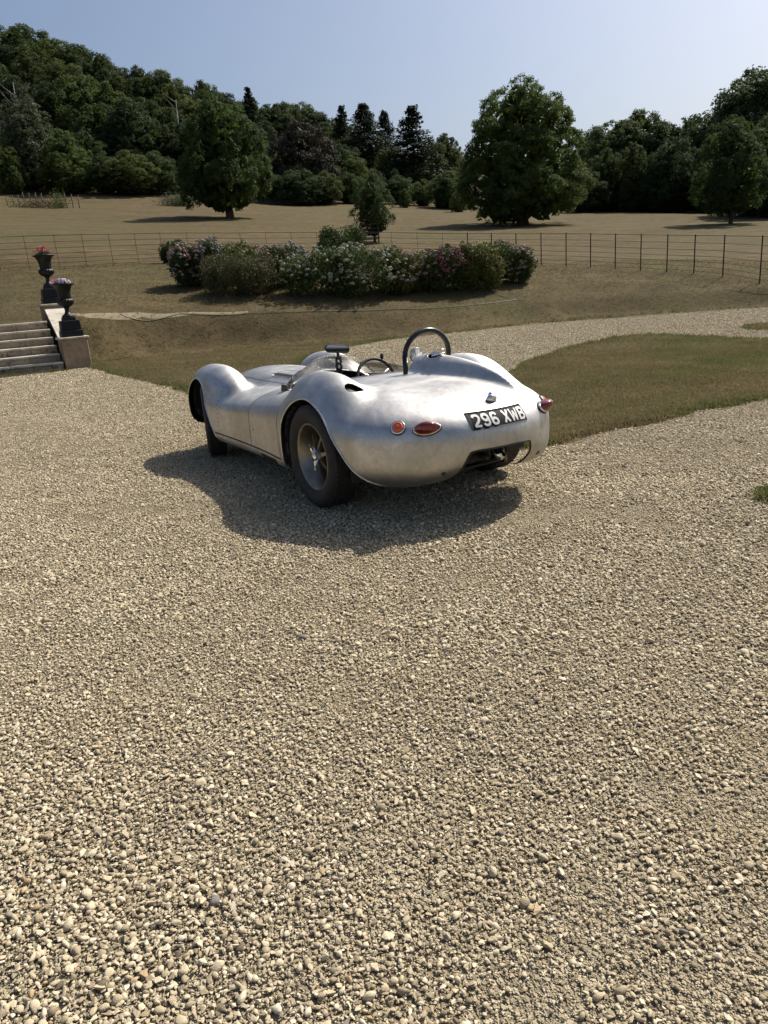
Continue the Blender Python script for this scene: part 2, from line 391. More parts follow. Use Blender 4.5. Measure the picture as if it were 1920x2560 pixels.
# --- the stones
def mat_stone():
    t = NT('limestone_chips'); oi = t.n('ShaderNodeObjectInfo').outputs['Random']; co = t.n('ShaderNodeTexCoord').outputs['Object']
    c = t.ramp(oi, [(0, (.17, .14, .10)), (.05, (.32, .265, .18)), (.25, (.45, .375, .25)), (.5, (.55, .465, .315)), (.75, (.63, .545, .385)), (.93, (.73, .655, .50)), (.97, (.48, .35, .19)), (1, (.22, .205, .19))])
    f = t.noise(co, 2.6, 5, .65); c = t.mix(.5, c, t.ramp(f, [(.3, (.62, .6, .55)), (.7, (1.0, 1.0, 1.0))]), 'MULTIPLY')
    return t.done(t.bsdf(c, .9, 0, t.bump(t.noise(co, 6, 4, .6), .35, .15), Specular_IOR_Level=.2))
M_STONE = mat_stone()
import bmesh
def stone_mesh(i, sub=2):
    r = np.random.default_rng(100 + i); bm = bmesh.new()
    bmesh.ops.create_icosphere(bm, subdivisions=sub, radius=1)
    V = np.array([v.co for v in bm.verts])
    for _ in range(11):                                      # facets: push in along random planes
        n = r.normal(size=3); n /= np.linalg.norm(n); d = r.uniform(.50, .90); h = V @ n
        V = V - np.outer(np.clip(h - d, 0, None) * r.uniform(.7, .95), n)
    for _ in range(4):
        n = r.normal(size=3); n /= np.linalg.norm(n); V = V * (1 + .09 * np.sin(V @ n * r.uniform(1.5, 3) + r.uniform(0, 6)))[:, None]
    V *= np.array([1.15, r.uniform(.7, .95), r.uniform(.42, .68)]) / np.array([1, 1, 1])
    for v, c in zip(bm.verts, V): v.co = c
    me = bpy.data.meshes.new('stone'); bm.to_mesh(me); bm.free()
    me.polygons.foreach_set('use_smooth', np.ones(len(me.polygons), bool)); me.materials.append(M_STONE); me.update(); return me
def chip_mesh(i):
    """angular chip: hull of a few random points, edges slightly eased"""
    r = np.random.default_rng(500 + i); bm = bmesh.new(); q = r.normal(size=(13, 3)); q /= np.linalg.norm(q, axis=1)[:, None]
    q *= r.uniform(.75, 1.1, (13, 1)) * np.array([1.15, r.uniform(.65, .95), r.uniform(.42, .7)])
    vs = [bm.verts.new(tuple(v)) for v in q]; bmesh.ops.convex_hull(bm, input=vs)
    bmesh.ops.delete(bm, geom=[v for v in bm.verts if not v.link_faces], context='VERTS')
    bmesh.ops.bevel(bm, geom=list(bm.edges), offset=.10, segments=1, affect='EDGES', clamp_overlap=True)
    me = bpy.data.meshes.new('stone_chip'); bm.to_mesh(me); bm.free(); me.polygons.foreach_set('use_smooth', np.zeros(len(me.polygons), bool)); me.materials.append(M_STONE); me.update(); return me
STONES = [stone_mesh(i) for i in range(5)] + [chip_mesh(i) for i in range(10)] + [stone_mesh(20 + i, 1) for i in range(3)]
def in_view(P, m=.16):
    q = project(P); return (q[:, 2] > .1) & (q[:, 0] > -1920 * m - 2000 / np.maximum(q[:, 2], .5)) & (q[:, 0] < 1920 * (1 + m) + 2000 / np.maximum(q[:, 2], .5)) & (q[:, 1] < 2560 + 420) & (q[:, 1] > 300)
def jgrid(x0, x1, y0, y1, dens):
    s = 1 / math.sqrt(dens); X, Y = np.meshgrid(np.arange(x0, x1, s), np.arange(y0, y1, s), indexing='ij')
    X = X.ravel() + rng.uniform(-.55, .55, X.size) * s; Y = Y.ravel() + rng.uniform(-.55, .55, Y.size) * s
    return X, Y
PP = []; SS = []; II = []
for (y0, y1, dens, r0, r1, far) in ((.75, 6.6, 190, .0095, .0165, 0), (.75, 6.6, 3700, .0052, .0102, 0), (.75, 3.6, 8200, .0025, .0055, 0), (3.4, 5.6, 2600, .0040, .0064, 0),
                                    (6.6, 11, 2100, .0068, .0130, 1), (11, 15, 900, .0095, .017, 1), (15, 24, 480, .012, .021, 1)):
    hw = 2.3 + y1 * .62
    X, Y = jgrid(-hw, hw, y0, y1, dens); P = np.stack([X, Y, grav_z(X, Y)], -1)
    k = in_view(P); P = P[k]
    sd = drive_sd(P[:, 0], P[:, 1]); P = P[sd > rng.uniform(-.05, .06, len(P))]
    sandy = np.clip((vnoise(P[:, 0], P[:, 1], .42, 11) * .6 + vnoise(P[:, 0], P[:, 1], .16, 12) * .4 - .66) / .12, 0, 1) if y1 < 6.7 else np.zeros(len(P))
    keep = rng.random(len(P)) > sandy * (.5 if r0 > .005 else .0); P = P[keep]; sandy = sandy[keep]
    r = r0 + (r1 - r0) * rng.random(len(P)) ** 1.7
    r = r * (1 - .3 * sandy) * (.85 + .35 * vnoise(P[:, 0], P[:, 1], .5, 14))
    P[:, 2] += r * rng.uniform(.08, .42, len(P))
    PP.append(P); SS.append(r[:, None] * rng.uniform(.85, 1.2, (len(P), 3)))
    II.append(rng.integers(9, 18, len(P)) if (far or r0 < .004) else rng.integers(0, 15, len(P)))
PP = np.concatenate(PP); SS = np.concatenate(SS); II = np.concatenate(II)
RR = np.stack([rng.normal(0, .28, len(PP)), rng.normal(0, .28, len(PP)), rng.uniform(0, 6.283, len(PP))], -1)
scatter('gravel', PP, RR, SS, II, STONES, label='pale limestone chippings of the gravel drive')
print('stones', len(PP))

# --- grass tufts on the lawns
def mat_blade():
    t = NT('grass_blades'); pos = t.n('ShaderNodeNewGeometry').outputs['Position']; oi = t.n('ShaderNodeObjectInfo').outputs['Random']
    big = t.noise(pos, .22, 5, .6); vf = t.noise(pos, 9, 4, .65); mid = t.noise(pos, 1.3, 5, .6)
    dry = t.ramp(t.math('ADD', t.math('MULTIPLY', mid, .7), t.math('MULTIPLY', oi, .3)), [(.2, (.118, .095, .046)), (.5, (.185, .151, .074)), (.85, (.27, .222, .117))])
    g = t.ramp(t.math('ADD', t.math('ADD', t.math('MULTIPLY', big, .75), t.math('MULTIPLY', vf, .2)), t.math('MULTIPLY', oi, .08)), [(.50, (0, 0, 0)), (.70, (1, 1, 1))])
    at = t.n('ShaderNodeAttribute', attribute_type='INSTANCER', attribute_name='green')
    c = t.mix(t.math('MINIMUM', t.math('ADD', t.math('MULTIPLY', g, .7), at.outputs['Fac']), 1.0), dry, (.085, .115, .030))
    b = t.bsdf(c, .7, 0, None, Specular_IOR_Level=.25); tr = t.n('ShaderNodeBsdfTranslucent'); t.l(c, tr.inputs[0]); mx = t.n('ShaderNodeMixShader'); mx.inputs[0].default_value = .5
    t.l(b.outputs[0], mx.inputs[1]); t.l(tr.outputs[0], mx.inputs[2]); return t.done(mx.outputs[0])
M_BLADE = mat_blade()
def tuft_mesh(i, n=14, spread=.05, h0=.02, h1=.05, w=.0035):
    r = np.random.default_rng(300 + i); V = []; F = []
    for k in range(n):
        a = r.uniform(0, 6.28); rad = spread * math.sqrt(r.random()); b = np.array([rad * math.cos(a), rad * math.sin(a), -.004]); h = r.uniform(h0, h1)
        ln = np.array([r.normal(0, .45), r.normal(0, .45), 1.0]); ln /= np.linalg.norm(ln); s = np.array([-math.sin(a + 1), math.cos(a + 1), 0]) * w * r.uniform(.7, 1.4)
        m = b + ln * h * .55; tip = b + ln * h + np.array([ln[0], ln[1], -.2]) * h * .35; q = len(V)
        V += [b - s, b + s, m + s * .8, m - s * .8, tip]; F += [(q, q + 1, q + 2, q + 3), (q + 3, q + 2, q + 4)]
    me = mesh_np('tuft', V, F); me.materials.append(M_BLADE); return me
TUFTS = [tuft_mesh(i) for i in range(6)]
GP = []; GS = []; GG = []
for (y0, y1, dens, sc) in ((4.0, 8, 900, .62), (8, 13, 620, .78), (13, 22, 170, .9), (22, 37, 40, 1.2)):
    X, Y = jgrid(-9 - y1 * .35, 9 + y1 * .35, y0, y1, dens)
    sd = drive_sd(X, Y); k = sd < rng.uniform(-.02, .05, len(X)); X, Y, sd = X[k], Y[k], sd[k]
    P = np.stack([X, Y, ground_z(X, Y)], -1); k = in_view(P, .1); P = P[k]; sd = sd[k]
    edge = np.clip(1 - (-sd) / .45, 0, 1)
    GP.append(P); GS.append((sc * rng.uniform(.65, 1.2, len(P)) * (1 + .8 * edge) * (.75 + .5 * vnoise(P[:, 0], P[:, 1], .6, 31)))[:, None] * np.ones(3)); isl = np.clip((vnoise(P[:, 0], P[:, 1], .9, 22) * .6 + vnoise(P[:, 0], P[:, 1], .3, 23) * .4 - .46) / .16, 0, 1) * (poly_sd(ISLAND, P[:, 0], P[:, 1]) > -.1); GG.append(np.maximum(edge * (vnoise(P[:, 0], P[:, 1], 1.1, 21) > .36), isl * .5) * rng.uniform(.1, .9, len(P)))
GP = np.concatenate(GP); GS = np.concatenate(GS); GG = np.concatenate(GG)
p0 = at_z(248, 905); n = 170                                                   # lush weeds by the stone pier
wx = rng.normal(p0[0] + .1, .45, n); wy = rng.normal(p0[1] + .15, .3, n)
GP = np.concatenate([GP, np.stack([wx, wy, ground_z(wx, wy)], -1)]); GS = np.concatenate([GS, np.full((n, 3), 1.1) * rng.uniform(.6, 1.3, (n, 1))]); GG = np.concatenate([GG, np.ones(n)])
go_ = scatter('lawn_grass', GP, np.stack([rng.normal(0, .1, len(GP)), rng.normal(0, .1, len(GP)), rng.uniform(0, 6.28, len(GP))], -1), GS, rng.integers(0, 6, len(GP)), TUFTS, label='short sun-dried grass of the lawns and bank')
_a = go_.data.attributes.new('green', 'FLOAT', 'POINT'); _a.data.foreach_set('value', GG.astype(np.float32))
print('tufts', len(GP))
# ================================================================== THE CAR (x forward, y left, z up, origin under the rear axle)
CARL = (0.215, 5.109, 0.010); CARA = math.radians(119.927)
def pchip(xs, ys):
    xs = np.array(xs, float); ys = np.array(ys, float); h = np.diff(xs); d = np.diff(ys) / h; m = np.zeros(len(xs))
    for i in range(1, len(xs) - 1):
        if d[i - 1] * d[i] > 0:
            w1 = 2 * h[i] + h[i - 1]; w2 = h[i] + 2 * h[i - 1]; m[i] = (w1 + w2) / (w1 / d[i - 1] + w2 / d[i])
    def f(x):
        x = np.clip(x, xs[0], xs[-1]); i = np.clip(np.searchsorted(xs, x) - 1, 0, len(h) - 1); t = (x - xs[i]) / h[i]
        return (1 + 2 * t) * (1 - t) ** 2 * ys[i] + t * (1 - t) ** 2 * h[i] * m[i] + t * t * (3 - 2 * t) * ys[i + 1] + t * t * (t - 1) * h[i] * m[i + 1]
    return f
def superel(x, y, z, xb, xf, Lb, Lf, yc, ry, zc, ru, rl, n1, m_up, m_low):
    """rounded element: flat between xb and xf, capped over Lb behind and Lf ahead; returns a distance-like value"""
    c = np.where(x < xb, (xb - x) / Lb, np.where(x > xf, (x - xf) / Lf, 0)); gc = np.where(x < xb, 1 / Lb, np.where(x > xf, 1 / Lf, 0))
    a = np.abs(y - yc) / ry; e = 1e-9
    r = (a ** n1 + c ** n1 + e) ** (1 / n1)
    up = z > zc; b = np.where(up, (z - zc) / ru, (zc - z) / rl); m = np.where(up, m_up, m_low)
    s = (r ** m + b ** m + e) ** (1 / m)
    dr = (r / s) ** (m - 1); db = (b / s) ** (m - 1)
    g = np.sqrt((dr * (a / r) ** (n1 - 1) / ry) ** 2 + (dr * (c / r) ** (n1 - 1) * gc) ** 2 + (db / np.where(up, ru, rl)) ** 2 + 1e-6)
    return (s - 1) / np.maximum(g, .35)
def smin(a, b, k):
    h = np.clip(.5 + .5 * (b - a) / k, 0, 1); return b * (1 - h) + a * h - k * h * (1 - h)
f_w = pchip([-.25, .1, .5, .9, 1.3, 1.8, 2.1], [.800, .805, .785, .762, .755, .765, .775])
f_zt = pchip([-.2, .2, .5, .9, 1.3, 1.8, 2.1], [.758, .760, .750, .712, .672, .640, .615])
f_mu = pchip([-.6, -.2, .5, .9, 2.1], [2.6, 2.9, 3.0, 2.9, 2.6])
f_hw = pchip([-.85, -.5, -.1, .3], [.065, .085, .145, .165])
def sdf(x, y, z):
    d = superel(x, y, z, -.2, 2.1, .83, .93, 0, f_w(x), .46, f_zt(x) - .46, .30, 2.05, f_mu(x), 4.0 + 6.0 * np.clip((x - .25) / .25, 0, 1) - 1.8 * np.clip((-x - .1) / .35, 0, 1) * np.clip(1 - (np.abs(y) - .18) / .30, 0, 1))
    d = smin(d, superel(x, y, z, 1.35, 2.05, .9, .92, 0, .40, .45, .295, .2, 2.3, 2.6, 3), .05)
    d = smin(d, superel(x, np.abs(y), z, 2.27, 2.29, .66, .62, .562, .226, .44, .378, .24, 2.1, 2.1, 3.2), .06)
    d = smin(d, superel(x, np.abs(y), z, .06, .12, .53, .45, .568, .236, .45, .412, .25, 2.05, 2.1, 3.4), .09)
    d = smin(d, superel(x, y, z, .14, .18, .98, .22, -.315, f_hw(x), .60, .284, .2, 2.0, 2.0, 3), .05)
    return d
def sgrad(V, e=1e-3):
    x, y, z = V[:, 0], V[:, 1], V[:, 2]
    g = np.stack([sdf(x + e, y, z) - sdf(x - e, y, z), sdf(x, y + e, z) - sdf(x, y - e, z), sdf(x, y, z + e) - sdf(x, y, z - e)], -1) / (2 * e)
    return g
def on_skin(V, it=3, off=0.0):
    for _ in range(it):
        g = sgrad(V); V = V - g * ((sdf(V[:, 0], V[:, 1], V[:, 2]) - off) / np.maximum((g * g).sum(1), .05))[:, None]
    return V
def snorm(V):
    g = sgrad(V); return g / np.linalg.norm(g, axis=1)[:, None]
def skin_x(y, z, off=0.0, lo=-1.3, hi=0.6):        # where the tail skin lies, going forward along x
    y = np.asarray(y, float); z = np.asarray(z, float); a = np.full(y.shape, lo); b = np.full(y.shape, hi)
    for _ in range(40):
        m = (a + b) / 2; out = sdf(m, y, z) - off > 0; a = np.where(out, m, a); b = np.where(out, b, m)
    return (a + b) / 2
def skin_z(x, y, off=0.0):
    x = np.asarray(x, float); y = np.asarray(y, float); a = np.full(x.shape, 1.2); b = np.full(x.shape, .45)
    for _ in range(40):
        m = (a + b) / 2; out = sdf(x, y, m) - off > 0; a = np.where(out, m, a); b = np.where(out, b, m)
    return (a + b) / 2
def skin_y(x, z, off=0.0):
    x = np.asarray(x, float); z = np.asarray(z, float); a = np.full(x.shape, 1.0); b = np.full(x.shape, .2)
    for _ in range(40):
        m = (a + b) / 2; out = sdf(x, m, z) - off > 0; a = np.where(out, m, a); b = np.where(out, b, m)
    return (a + b) / 2
def surface_nets(fn, lo, hi, h):
    ax = [np.arange(lo[i], hi[i] + h, h) for i in range(3)]
    X, Y, Z = np.meshgrid(*ax, indexing='ij'); S = fn(X, Y, Z); I = S < 0; nx, ny, nz = S.shape
    acc = np.zeros((nx - 1, ny - 1, nz - 1, 3)); cnt = np.zeros((nx - 1, ny - 1, nz - 1))
    for axs in range(3):
        for o1 in (0, 1):
            for o2 in (0, 1):
                sl0 = [None] * 3; sl1 = [None] * 3; oth = [i for i in range(3) if i != axs]
                sl0[axs] = slice(0, -1); sl1[axs] = slice(1, None)
                for k, o in zip(oth, (o1, o2)):
                    s_ = slice(1, None) if o else slice(0, -1); sl0[k] = s_; sl1[k] = s_
                a = S[tuple(sl0)]; b = S[tuple(sl1)]; cr = (a < 0) != (b < 0); t = np.where(cr, a / np.where(cr, a - b, 1), 0)
                off = np.zeros(acc.shape); off[..., axs] = t; off[..., oth[0]] = o1; off[..., oth[1]] = o2
                acc += off * cr[..., None]; cnt += cr
    act = cnt > 0; idx = -np.ones(act.shape, int); idx[act] = np.arange(act.sum())
    base = np.stack(np.meshgrid(ax[0][:-1], ax[1][:-1], ax[2][:-1], indexing='ij'), -1)
    V = (base + acc / np.maximum(cnt, 1)[..., None] * h)[act]; Q = []
    for axs in range(3):
        o1, o2 = [(1, 2), (2, 0), (0, 1)][axs]
        sl0 = [slice(1, -1)] * 3; sl1 = [slice(1, -1)] * 3; sl0[axs] = slice(0, -1); sl1[axs] = slice(1, None)
        a = I[tuple(sl0)]; b = I[tuple(sl1)]; c = np.argwhere(a != b)
        if not len(c): continue
        sign = a[tuple(c.T)]
        g = c.copy(); g[:, o1] += 1; g[:, o2] += 1                # grid coordinates of the edge start
        def cell(d1, d2):
            q = g.copy(); q[:, o1] -= d1; q[:, o2] -= d2; return idx[tuple(q.T)]
        q = np.stack([cell(1, 1), cell(0, 1), cell(0, 0), cell(1, 0)], 1)
        q[~sign] = q[~sign][:, ::-1]; Q.append(q)
    Q = np.concatenate(Q); return V, Q[(Q >= 0).all(1)]
def clip_tris(V, T, s):
    """keep the part of a triangle mesh where s > 0 (s per vertex)"""
    s = np.where(np.abs(s) < 1e-7, 1e-7, s); ins = s > 0; n = ins[T].sum(1)
    full = T[n == 3]; out = [full]; Vn = [V]; key = {}
    part = T[(n == 1) | (n == 2)]
    if len(part):
        E = np.concatenate([np.sort(part[:, [0, 1]], 1), np.sort(part[:, [1, 2]], 1), np.sort(part[:, [2, 0]], 1)])
        E = E[ins[E[:, 0]] != ins[E[:, 1]]]; U = np.unique(E, axis=0)
        t = s[U[:, 0]] / (s[U[:, 0]] - s[U[:, 1]]); Vn.append(V[U[:, 0]] * (1 - t[:, None]) + V[U[:, 1]] * t[:, None])
        key = {(int(a), int(b)): len(V) + i for i, (a, b) in enumerate(U)}
        add = []
        for tri in part:
            tri = [int(i) for i in tri]; k = [bool(ins[i]) for i in tri]
            if sum(k) == 1:
                i = k.index(True); a, b, c = tri[i], tri[(i + 1) % 3], tri[(i + 2) % 3]
                add.append((a, key[min(a, b), max(a, b)], key[min(a, c), max(a, c)]))
            else:
                i = k.index(False); a, b, c = tri[i], tri[(i + 1) % 3], tri[(i + 2) % 3]
                ab = key[min(a, b), max(a, b)]; ac = key[min(a, c), max(a, c)]; add += [(ab, b, c), (ab, c, ac)]
        out.append(np.array(add, int))
    V2 = np.concatenate(Vn); T2 = np.concatenate(out); u, inv = np.unique(T2, return_inverse=True)
    return V2[u], inv.reshape(-1, 3)
def shell(name, V, T, thick, mat, parent):
    """panel with thickness: outer skin, inner skin, and a rim along every edge"""
    N = snorm(V); Vi = V - N * thick; nv = len(V)
    E = np.concatenate([T[:, [0, 1]], T[:, [1, 2]], T[:, [2, 0]]]); es = np.sort(E, 1); u, inv, c = np.unique(es, axis=0, return_inverse=True, return_counts=True)
    B = E[c[inv.ravel()] == 1]
    t = V[B[:, 1]] - V[B[:, 0]]; rn = np.cross(t, N[B[:, 0]]); rn /= np.linalg.norm(rn, axis=1)[:, None] + 1e-9
    k = 2 * nv; m = len(B); RV = np.concatenate([V[B[:, 0]], V[B[:, 1]], Vi[B[:, 1]], Vi[B[:, 0]]]); ar = np.arange(m)
    RT = np.concatenate([np.stack([k + ar, k + 3 * m + ar, k + 2 * m + ar], 1), np.stack([k + ar, k + 2 * m + ar, k + m + ar], 1)])
    VV = np.concatenate([V, Vi, RV]); TT = np.concatenate([T, T[:, ::-1] + nv, RT]); NN = np.concatenate([N, -N, np.tile(rn, (4, 1))])
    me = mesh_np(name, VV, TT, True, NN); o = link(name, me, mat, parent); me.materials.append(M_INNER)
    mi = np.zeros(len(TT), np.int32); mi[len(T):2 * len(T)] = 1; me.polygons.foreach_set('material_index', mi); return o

# ---- materials
def mat_alu():
    t = NT('raw_aluminium'); co = t.n('ShaderNodeTexCoord').outputs['Object']
    mp = t.n('ShaderNodeMapping'); t.l(co, mp.inputs['Vector']); mp.inputs['Scale'].default_value = (1.0, 2.6, 1.6); mp.inputs['Rotation'].default_value = (0, 0, .5)
    a = t.noise(co, 4.5, 7, .62, .6); b = t.noise(mp.outputs[0], 9, 8, .68, 1.2); c_ = t.noise(co, 28, 5, .6)
    col = t.ramp(a, [(.30, (.42, .412, .39)), (.5, (.54, .53, .505)), (.68, (.66, .655, .635))])
    sm = t.ramp(b, [(.52, (0, 0, 0)), (.72, (1, 1, 1))]); col = t.mix(t.math('MULTIPLY', sm, .42), col, (.32, .315, .30))
    m2 = t.n('ShaderNodeMapping'); t.l(co, m2.inputs['Vector']); m2.inputs['Scale'].default_value = (7, 55, 30); m2.inputs['Rotation'].default_value = (0, 0, .25)
    br = t.noise(m2.outputs[0], 1.0, 6, .7, .3); col = t.mix(t.math('MULTIPLY', t.ramp(br, [(.45, (0, 0, 0)), (.7, (1, 1, 1))]), .30), col, (.33, .325, .31))
    spot = t.ramp(t.noise(co, 5.5, 3, .5), [(.70, (0, 0, 0)), (.76, (1, 1, 1))]); col = t.mix(t.math('MULTIPLY', spot, .35), col, (.26, .255, .25))
    r = t.math('ADD', t.math('ADD', t.math('MULTIPLY', b, .24), t.math('MULTIPLY', br, .10)), t.math('ADD', t.math('MULTIPLY', a, .18), .25))
    h = t.math('ADD', t.math('MULTIPLY', t.noise(co, 5.5, 3, .5), 1.0), t.math('MULTIPLY', c_, .06))
    bs = t.bsdf(col, r, 1.0, t.bump(h, .10, .05)); bs.inputs['Anisotropic'].default_value = .15
    return t.done(bs)
M_ALU = mat_alu()
M_ALU2 = plain('brushed_aluminium', (.62, .61, .59), .36, 1.0, .15, 40)
M_SHADE = plain('painted_shade_black', (.018, .018, .019), .55, .0, .3, 8)  # near-black colour standing in for the shade inside the car
M_CAST = plain('wheel_alloy', (.25, .225, .185), .40, 1.0, .2, 14, .1, 90)
M_CAST_D = plain('wheel_alloy_dull', (.07, .066, .06), .55, .6, .25, 14)
M_CHROME = plain('chrome', (.82, .82, .83), .08, 1.0, .03, 10)
M_BLACK = plain('black_enamel', (.012, .012, .013), .28, 0, .2, 12)
M_RUB = plain('tyre_rubber', (.022, .021, .020), .72, 0, .35, 22, .25, 160)
M_TRIM = plain('black_trim', (.02, .019, .018), .6, 0, .3, 30)
def mat_lens(name, c):
    t = NT(name); b = t.bsdf(c, .08, 0); b.inputs['Coat Weight'].default_value = .8; b.inputs['Coat Roughness'].default_value = .04
    return t.done(b)
M_RED = mat_lens('red_lens', (.13, .004, .007)); M_AMB = mat_lens('amber_lens', (.62, .10, .012))
def mat_clear():
    t = NT('clear_perspex'); g = t.n('ShaderNodeBsdfGlossy'); g.inputs['Roughness'].default_value = .04; tr = t.n('ShaderNodeBsdfTransparent'); tr.inputs[0].default_value = (.95, .95, .94, 1)
    fr = t.n('ShaderNodeFresnel'); fr.inputs[0].default_value = 1.42; mx = t.n('ShaderNodeMixShader'); t.l(t.math('ADD', t.math('MULTIPLY', fr.outputs[0], .8), .015), mx.inputs[0]); t.l(tr.outputs[0], mx.inputs[1]); t.l(g.outputs[0], mx.inputs[2]); return t.done(mx.outputs[0])
M_CLEAR = mat_clear()
M_PLATE = plain('plate_black', (.010, .010, .011), .65, 0, .2, 20, Specular_IOR_Level=.15); M_DIGIT = plain('plate_silver', (.62, .62, .60), .5, .0, .08, 60)
M_SCUFF = plain('leather_brown', (.07, .035, .02), .55, 0, .3, 25)

M_INNER = plain('shaded_inner_skin', (.022, .022, .022), .7, .2, .3, 6)  # inner side of the aluminium, shade painted in as near black
car = empty('racing_car', CARL, CARA)
tag(car, 'bare aluminium open sports racing car with plate 296 XWB parked on the gravel', 'car')

# ---- skin, then openings and panel gaps
H = .0165
SV, SQ = surface_nets(sdf, (-1.12, -.90, .12), (3.12, .90, .98), H)
SV = on_skin(SV, 2)
ST = np.concatenate([SQ[:, [0, 1, 2]], SQ[:, [0, 2, 3]]])
def cr_closed(P, n=8):
    P = np.asarray(P, float); m = len(P); out = []
    for i in range(m):
        a, b, c, d = P[(i - 1) % m], P[i], P[(i + 1) % m], P[(i + 2) % m]
        for k in range(n):
            t = k / n; out.append(.5 * ((2 * b) + (c - a) * t + (2 * a - 5 * b + 4 * c - d) * t * t + (-a + 3 * b - 3 * c + d) * t ** 3))
    return np.array(out)
ARCH_R = cr_closed([(.375, .05), (.385, .30), (.345, .50), (.215, .66), (.03, .712), (-.16, .665), (-.31, .575), (-.43, .44), (-.53, .31), (-.66, .17), (-.75, .05), (-.2, -.05)], 6)
ARCH_F = cr_closed([(2.755, .05), (2.752, .30), (2.71, .49), (2.58, .645), (2.38, .705), (2.17, .652), (2.04, .50), (1.955, .32), (1.885, .17), (1.84, .05), (2.2, -.05)], 6)
COCK = cr_closed([(.40, 0), (.40, .34), (.47, .47), (.72, .50), (.97, .44), (1.10, .26), (1.13, 0), (1.10, -.26), (.97, -.44), (.72, -.50), (.47, -.47), (.40, -.34)], 6)
TAILO = cr_closed([(-.228, .403), (-.19, .422), (0, .422), (.19, .422), (.228, .403), (.246, .355), (.252, .30), (.262, .255), (.30, .215), (.36, .10), (0, .02), (-.36, .10), (-.30, .215), (-.262, .255), (-.252, .30), (-.246, .355)], 6)
NOSEO = cr_closed([(.30, .36), (.2, .44), (0, .46), (-.2, .44), (-.30, .36), (-.2, .28), (0, .26), (.2, .28)], 6)
th_ = np.linspace(0, 2 * math.pi, 33)[:-1]
_vu, _vv = np.array([-.40, -.91]), np.array([.91, -.40])
VENT = np.array([(-.275, .55)]) + np.outer(np.cos(th_) * .060, _vu) + np.outer(np.sin(th_) * .046 * (1 - .25 * np.cos(th_)), _vv)
FILL = np.stack([.055 + .075 * np.cos(th_), -.30 + .050 * np.sin(th_)], 1)
def cut(V, T, fn): return clip_tris(V, T, fn(V))
SV, ST = cut(SV, ST, lambda V: np.where(np.abs(V[:, 1]) > .40, -poly_sd(ARCH_R, V[:, 0], V[:, 2]), 1))
SV, ST = cut(SV, ST, lambda V: np.where(np.abs(V[:, 1]) > .40, -poly_sd(ARCH_F, V[:, 0], V[:, 2]), 1))
SV, ST = cut(SV, ST, lambda V: np.where(V[:, 2] > .6, -poly_sd(COCK, V[:, 0], V[:, 1]), 1))
SV, ST = cut(SV, ST, lambda V: np.where(V[:, 0] < -.45, -poly_sd(TAILO, V[:, 1], V[:, 2]), 1))
SV, ST = cut(SV, ST, lambda V: np.where(V[:, 0] > 2.6, -poly_sd(NOSEO, V[:, 1], V[:, 2]), 1))
SV, ST = cut(SV, ST, lambda V: np.where(V[:, 2] > .6, -poly_sd(VENT, V[:, 0], V[:, 1]), 1))
SV, ST = cut(SV, ST, lambda V: np.where(V[:, 2] > .8, -poly_sd(FILL, V[:, 0], V[:, 1]), 1))
SV, ST = cut(SV, ST, lambda V: V[:, 2] - (.192 + .018 * np.clip((-.30 - V[:, 0]) / .4, 0, 1)))                                   # open underneath
GAP = .0055; TH = .006; XD, XB = 1.085, .455
def sill_z(x): return .262 + .008 * (x - 1.2)
nV, nT = cut(SV, ST, lambda V: V[:, 0] - XD - GAP)
rV, rT = cut(SV, ST, lambda V: XD - GAP - V[:, 0])
issill = lambda V: (np.abs(V[:, 1]) > .35)
n2 = cut(nV, nT, lambda V: np.where(V[:, 0] < 2.05, V[:, 2] - sill_z(V[:, 0]) - GAP * 1.3, 1)); shell('front_body', *n2, TH, M_ALU, car)
d1 = cut(rV, rT, lambda V: V[:, 0] - XB - GAP); d1 = cut(*d1, lambda V: V[:, 2] - sill_z(V[:, 0]) - GAP * 1.3)
for s in (1, -1): shell('door', *cut(*d1, lambda V: s * V[:, 1]), TH, M_ALU, car)
tl = cut(rV, rT, lambda V: XB - GAP - V[:, 0]); shell('tail_body', *tl, TH, M_ALU, car)
sl = cut(SV, ST, lambda V: np.minimum(sill_z(V[:, 0]) - GAP * .8 - V[:, 2], np.minimum(V[:, 0] - XB - GAP, 1.98 - V[:, 0])))
SILLS = []
for s in (1, -1):
    for xa, xb in ((XB, .945), (.949, 1.98)):
        q = cut(*cut(*sl, lambda V: s * V[:, 1]), lambda V: np.minimum(V[:, 0] - xa, xb - V[:, 0])); SILLS.append(shell('sill', *q, TH, M_ALU, car))
# rolled edges along wheel arches and openings
def skin_loop(P, kind, s=1):
    out = []
    for a, b in P:
        if kind == 'xz':
            if b < .2: continue
            y = float(skin_y(np.array([a]), np.array([b]))[0]); out.append((a, s * y, b))
        elif kind == 'xy': out.append((a, b, float(skin_z(np.array([a]), np.array([b]))[0])))
        elif kind == 'yz':
            if b < .2: continue
            out.append((float(skin_x(np.array([a]), np.array([b]))[0]), a, b))
    return out
for s in (1, -1):
    L = skin_loop(ARCH_R, 'xz', s); MB().tube(L, .0065, 6).build('arch_edge', M_ALU2, car)
    L = skin_loop(ARCH_F, 'xz', s); MB().tube(L, .0065, 6).build('arch_edge', M_ALU2, car)
i0 = max(range(len(TAILO)), key=lambda i: abs(TAILO[i][0]) if TAILO[i][1] < .2 else -1)
TL = [p for p in np.roll(TAILO, -int(np.argmin(TAILO[:, 1])), 0)]
MB().tube([q for q in skin_loop(TL, 'yz') if q[2] > .25], .006, 6).build('opening_edge', M_TRIM, car)
MB().tube(skin_loop(COCK, 'xy'), .008, 6, True).build('cockpit_trim', M_TRIM, car)
